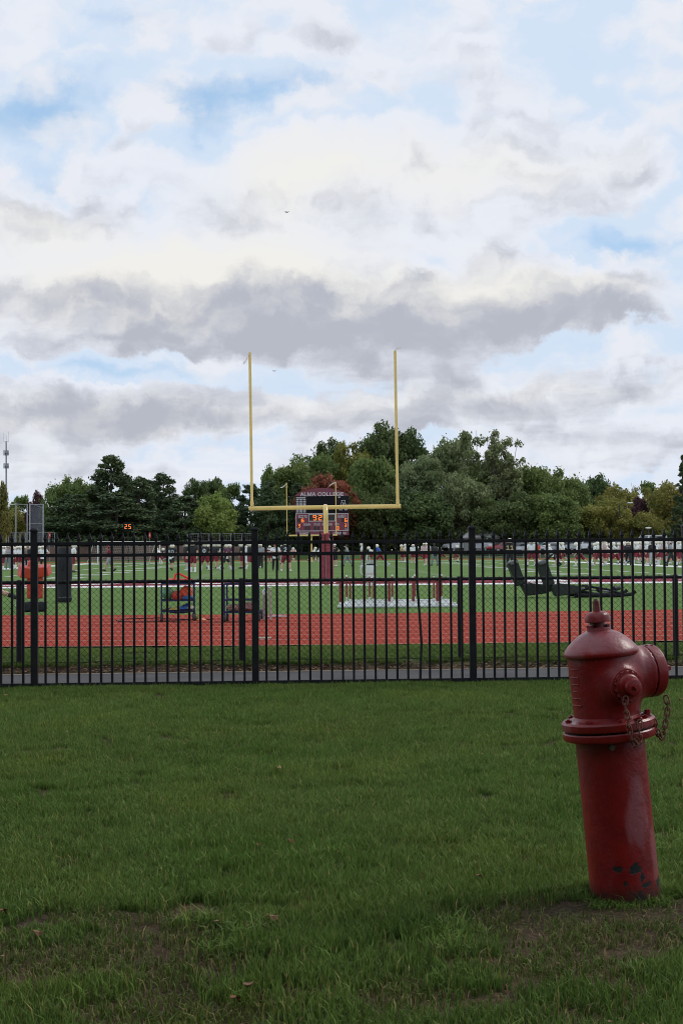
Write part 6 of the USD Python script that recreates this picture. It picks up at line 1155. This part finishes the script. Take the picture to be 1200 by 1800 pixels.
net_m = usdkit.material(stage, '/World/Looks/dark_netting', {'d': ('principled_bsdf', {'base_color': (.05, .053, .062), 'roughness': .9}), 't': ('transparent_bsdf', {}), 'm': ('mix_closure', {'fac': .62})}, [('t.BSDF', 'm.closure1'), ('d.BSDF', 'm.closure2')], surface='m.closure')
v = np.array([cp(52.5, 887, CD + .1), cp(76, 887, CD + .1), [cp(76, 887)[0], cp(76, 887)[1] + .1, cz], [cp(52.5, 887)[0], cp(52.5, 887)[1] + .1, cz]]); part('netting', trimesh.Trimesh(v, [[0, 1, 2], [0, 2, 3]], process=False), net_m, t)
# tan wall and ground works at far left
a, b = W(-30, 957, 203.5), W(62, 957, 203.5); zt = float(W(30, 956.5, 203.5)[2])
t = thing('low_wall', 'long low tan concrete wall behind the players at far left', 'wall', (0, 0, 0)); part('wall_face', bx(a[0], b[0], 203.4, 203.9, -.2, zt), mat('tan_concrete', (.34, .25, .18), (.28, .20, .15), .8, .85), t); part('coping', bx(a[0] - .1, b[0] + .1, 203.3, 204.0, zt, zt + .12), mat('pale_coping', (.4, .36, .31), None, 1, .8), t)
# radio mast
MD = 520.0; a = W(11, 860, MD); zt = W(11, 766, MD)[2]
t = thing('radio_mast', 'slender grey radio mast with two rings of antennas at the left', 'mast', (a[0], a[1], 0)); mast_m = mat('mast_grey', (.30, .31, .33), None, 1, .6)
part('pole', tube([[0, 0, -1], [0, 0, zt - 2]], [.42, .25], 10), mast_m, t, smooth=60)
part('top_whips', join([tube([[-.9, 0, zt - 2], [.9, 0, zt - 2]], .07, 5)] + [tube([[x, 0, zt - 2], [x * 1.0, 0, zt + h]], .045, 5) for x, h in ((-.85, 1.2), (.85, 1.6), (.1, .3))]), mast_m, t)
for py in (795.5, 818.5):
    z = W(11, py, MD)[2]
    for k in range(6):
        c, s_ = math.cos(k * PI / 3), math.sin(k * PI / 3); part('antenna', bx(c * .85 - .13, c * .85 + .13, s_ * .85 - .12, s_ * .85 + .12, z - 1.0, z + .9), mast_m if k % 2 else letter, t)
    part('antenna_ring', lathe([(.4, z - .15), (.9, z - .15), (.9, z + .1), (.4, z + .1)], 16), mast_m, t)
# street lamps, small house
bronze = mat('dark_bronze', (.03, .03, .028), None, 5, .6)
def lamp(px, py, D, arm, label):
    a = W(px, py, D); z0 = float(gz(a[0], a[1])); t = thing('street_lamp', label, 'street lamp', (a[0], a[1], 0)); part('pole', tube([[arm, 0, z0 - .2], [arm, 0, a[2] - .3]], .09, 8), bronze, t, smooth=60); part('arm', tube([[arm, 0, a[2] - .32], [arm * .6, 0, a[2] + .02], [.3, 0, a[2] + .04]], .05, 6), bronze, t, smooth=60); part('lamp_head', m3.Manifold.sphere(.3, 12).scale([1.6, .7, .45]).translate([0, 0, a[2]]), white_p, t, smooth=60)
lamp(1107, 884, 213.5, -1.6, 'street lamp with a curved arm in front of the purple tree'); lamp(1139, 928, 208, .05, 'short lamp post with a pale head near the right edge')
a = W(852, 967, 211.5); z0 = float(gz(a[0], a[1])); hz = W(852, 934, 211.5)[2]; e = 1.9
t = thing('small_house', 'small house with a pale roof half hidden behind the third fence post', 'house', (a[0], a[1] + 2.5, 0)); part('wall', bx(-3.0, 2.2, -2, 3, z0 - .2, hz - .9), mat('house_wall', (.26, .26, .25), None, 1, .8), t)
rp = trimesh.convex.convex_hull(np.array([[-3.3, -2.3, hz - .9], [-3.3, 3.3, hz - .9], [2.4, -2.3, hz - .9], [2.4, 3.3, hz - .9], [-1.6, .5, hz + .35], [1.0, .5, hz + .35]])); part('roof', rp, mat('pale_roof', (.50, .49, .47), (.42, .41, .40), 1, .7), t); part('door', bx(-.4, .5, -2.06, -2.0, z0, z0 + 2), white_p, t)
# ------------------------------------------------------------------ parked cars
tyre = mat('tyre', (.02, .02, .021), None, 9, .85); glass = mat('car_glass', (.02, .024, .028), None, 3, .08, spec=.8); lampw = mat('head_lamp', (.7, .7, .68), None, 9, .2); lampr = mat('tail_lamp', (.40, .02, .02), None, 9, .25)
def car(px, D, kind, col, rz, label):
    p = W(px, 967, D); z0 = float(gz(p[0], p[1])) + .02; t = thing('parked_car' if kind != 'van' else 'parked_van', label, 'car' if kind != 'van' else 'van', (p[0], p[1], z0), rotz=rz, group=None)
    L_, Wd, Ht = dict(sedan=(4.6, 1.8, 1.46), suv=(4.7, 1.88, 1.74), van=(5.2, 2.0, 2.25), truck=(5.6, 1.98, 1.85))[kind]
    pr = dict(sedan=[(-.5, .32), (-.5, .62), (-.46, .70), (-.30, .74), (-.16, .98), (.14, .99), (.30, .72), (.47, .60), (.5, .5), (.5, .30)], suv=[(-.5, .30), (-.49, .66), (-.46, .95), (-.40, .99), (.08, .99), (.24, .68), (.46, .60), (.5, .5), (.5, .28)], van=[(-.5, .2), (-.5, .9), (-.47, .99), (.22, .99), (.34, .66), (.47, .52), (.5, .4), (.5, .2)], truck=[(-.5, .3), (-.5, .64), (-.14, .65), (-.12, .96), (.10, .98), (.22, .68), (.46, .63), (.5, .5), (.5, .28)])[kind]
    low = Polygon([(x * L_, max(z, .18) * Ht) for x, z in pr]); bodym = upright(prism(low.buffer(-.05).buffer(.05), Wd)); bodym.apply_translation([0, Wd / 2, 0])
    v = np.array(bodym.vertices); k = np.clip((v[:, 2] / Ht - .62) / .38, 0, 1); v[:, 1] *= 1 - .20 * k; bodym.vertices = v
    body = part('body', bodym, mat('paint_' + col, {'red': (.22, .015, .02), 'silver': (.40, .41, .43), 'grey': (.10, .105, .11), 'white': (.66, .66, .66), 'black': (.018, .019, .022), 'teal': (.10, .20, .22), 'dark': (.04, .045, .05)}[col], None, 2, .25, coat=.8, spec=.5), t, smooth=25)
    top = [(x * L_, z * Ht) for x, z in pr if z > .64]; zs = .70 * Ht; win = Polygon([(x * .9, z - .07 * Ht) for x, z in top if z > .9 * Ht] + [(max(x for x, z in top) * .78, zs), (min(x for x, z in top) * .86, zs)]).convex_hull
    for s in (-1, 1):
        g = upright(prism(win, .012)); yv = np.array(g.vertices); kk = np.clip((yv[:, 2] / Ht - .62) / .38, 0, 1); base = Wd / 2 * (1 - .20 * kk); yv[:, 1] = s * base + (np.where(yv[:, 1] < -.006, 0.012, -.02) * s); g.vertices = yv; part('side_window', g, glass, t)
        for x in (-.30, .31): w = part('wheel', along(lathe([(.0, -.1), (.30, -.1), (.33, -.07), (.33, .07), (.30, .1), (0, .1)], 20), [0, 1, 0], [x * L_, s * (Wd / 2 - .1), .33]), tyre, t, smooth=40); part('rim', along(lathe([(0, -.106), (.2, -.106), (.21, -.09), (.21, .09), (.2, .106), (0, .106)], 16), [0, 1, 0], [x * L_, s * (Wd / 2 - .1), .33]), grey_steel, w, smooth=40)
        part('headlight', rbox(.08, .34, .14, .03, 6, (L_ * .485, s * Wd * .36, .55 * Ht * .9)), lampw, t); part('tail_light', rbox(.08, .22, .2, .03, 6, (-L_ * .49, s * Wd * .40, .60 * Ht * .9)), lampr, t)
    sc = np.array([(x * L_, z * Ht) for x, z in pr]); i_ = max(i for i, (x, z) in enumerate(pr) if z > .9); a_, b_ = sc[i_], sc[i_ + 1]; n_ = np.array([b_[1] - a_[1], a_[0] - b_[0]]); n_ = n_ / np.linalg.norm(n_); n_ = n_ if n_[0] > 0 else -n_; q0, q1 = a_ * .9 + b_ * .1 + n_ * .012, a_ * .12 + b_ * .88 + n_ * .012
    part('windscreen', trimesh.Trimesh([[q0[0], -Wd * .36, q0[1]], [q0[0], Wd * .36, q0[1]], [q1[0], Wd * .42, q1[1]], [q1[0], -Wd * .42, q1[1]]], [[0, 2, 1], [0, 3, 2]], process=False), glass, t); part('bumper', rbox(.12, Wd * .96, .2, .04, 6, (L_ * .495, 0, .30 * Ht)), black, t)
CARS = [(812, 213.5, 'truck', 'white', 200, 'white pickup truck left of the third fence post'), (852, 207.5, 'suv', 'silver', -62, 'silver car just right of the third fence post'), (872, 208.5, 'suv', 'dark', -100, 'dark car between the silver and the red one'), (884, 205.5, 'sedan', 'red', 205, 'dark red car left of the player with number 11'), (903, 207.5, 'sedan', 'silver', 230, 'silver car behind the player with number 11'), (918, 206.5, 'suv', 'grey', 215, 'grey car right of the player with number 11'),
        (928, 204.8, 'sedan', 'silver', 218, 'silver car in front of the grey one'), (955, 206.5, 'sedan', 'teal', 225, 'teal grey car right of the player in orange red'), (966, 205.2, 'sedan', 'silver', 220, 'pale silver car next to the teal one'), (982, 206.8, 'suv', 'white', 215, 'white car behind the player in black tights'), (997, 206.4, 'suv', 'black', 215, 'black car in the middle of the row'), (1013, 205.5, 'suv', 'silver', 205, 'silver estate car right of the black one'), (1031, 205.8, 'suv', 'white', 184, 'white car seen side on, behind the lone player'), (1050, 206.5, 'sedan', 'dark', 210, 'dark car left of the crowd on the right'),
        (1090, 207, 'suv', 'grey', 215, 'grey car glimpsed behind the crowd on the right'), (1143, 206.5, 'van', 'white', 215, 'white van behind the crowd on the right'), (1172, 206.8, 'suv', 'teal', 215, 'dark teal car near the right edge')]
for c in CARS: car(*c)
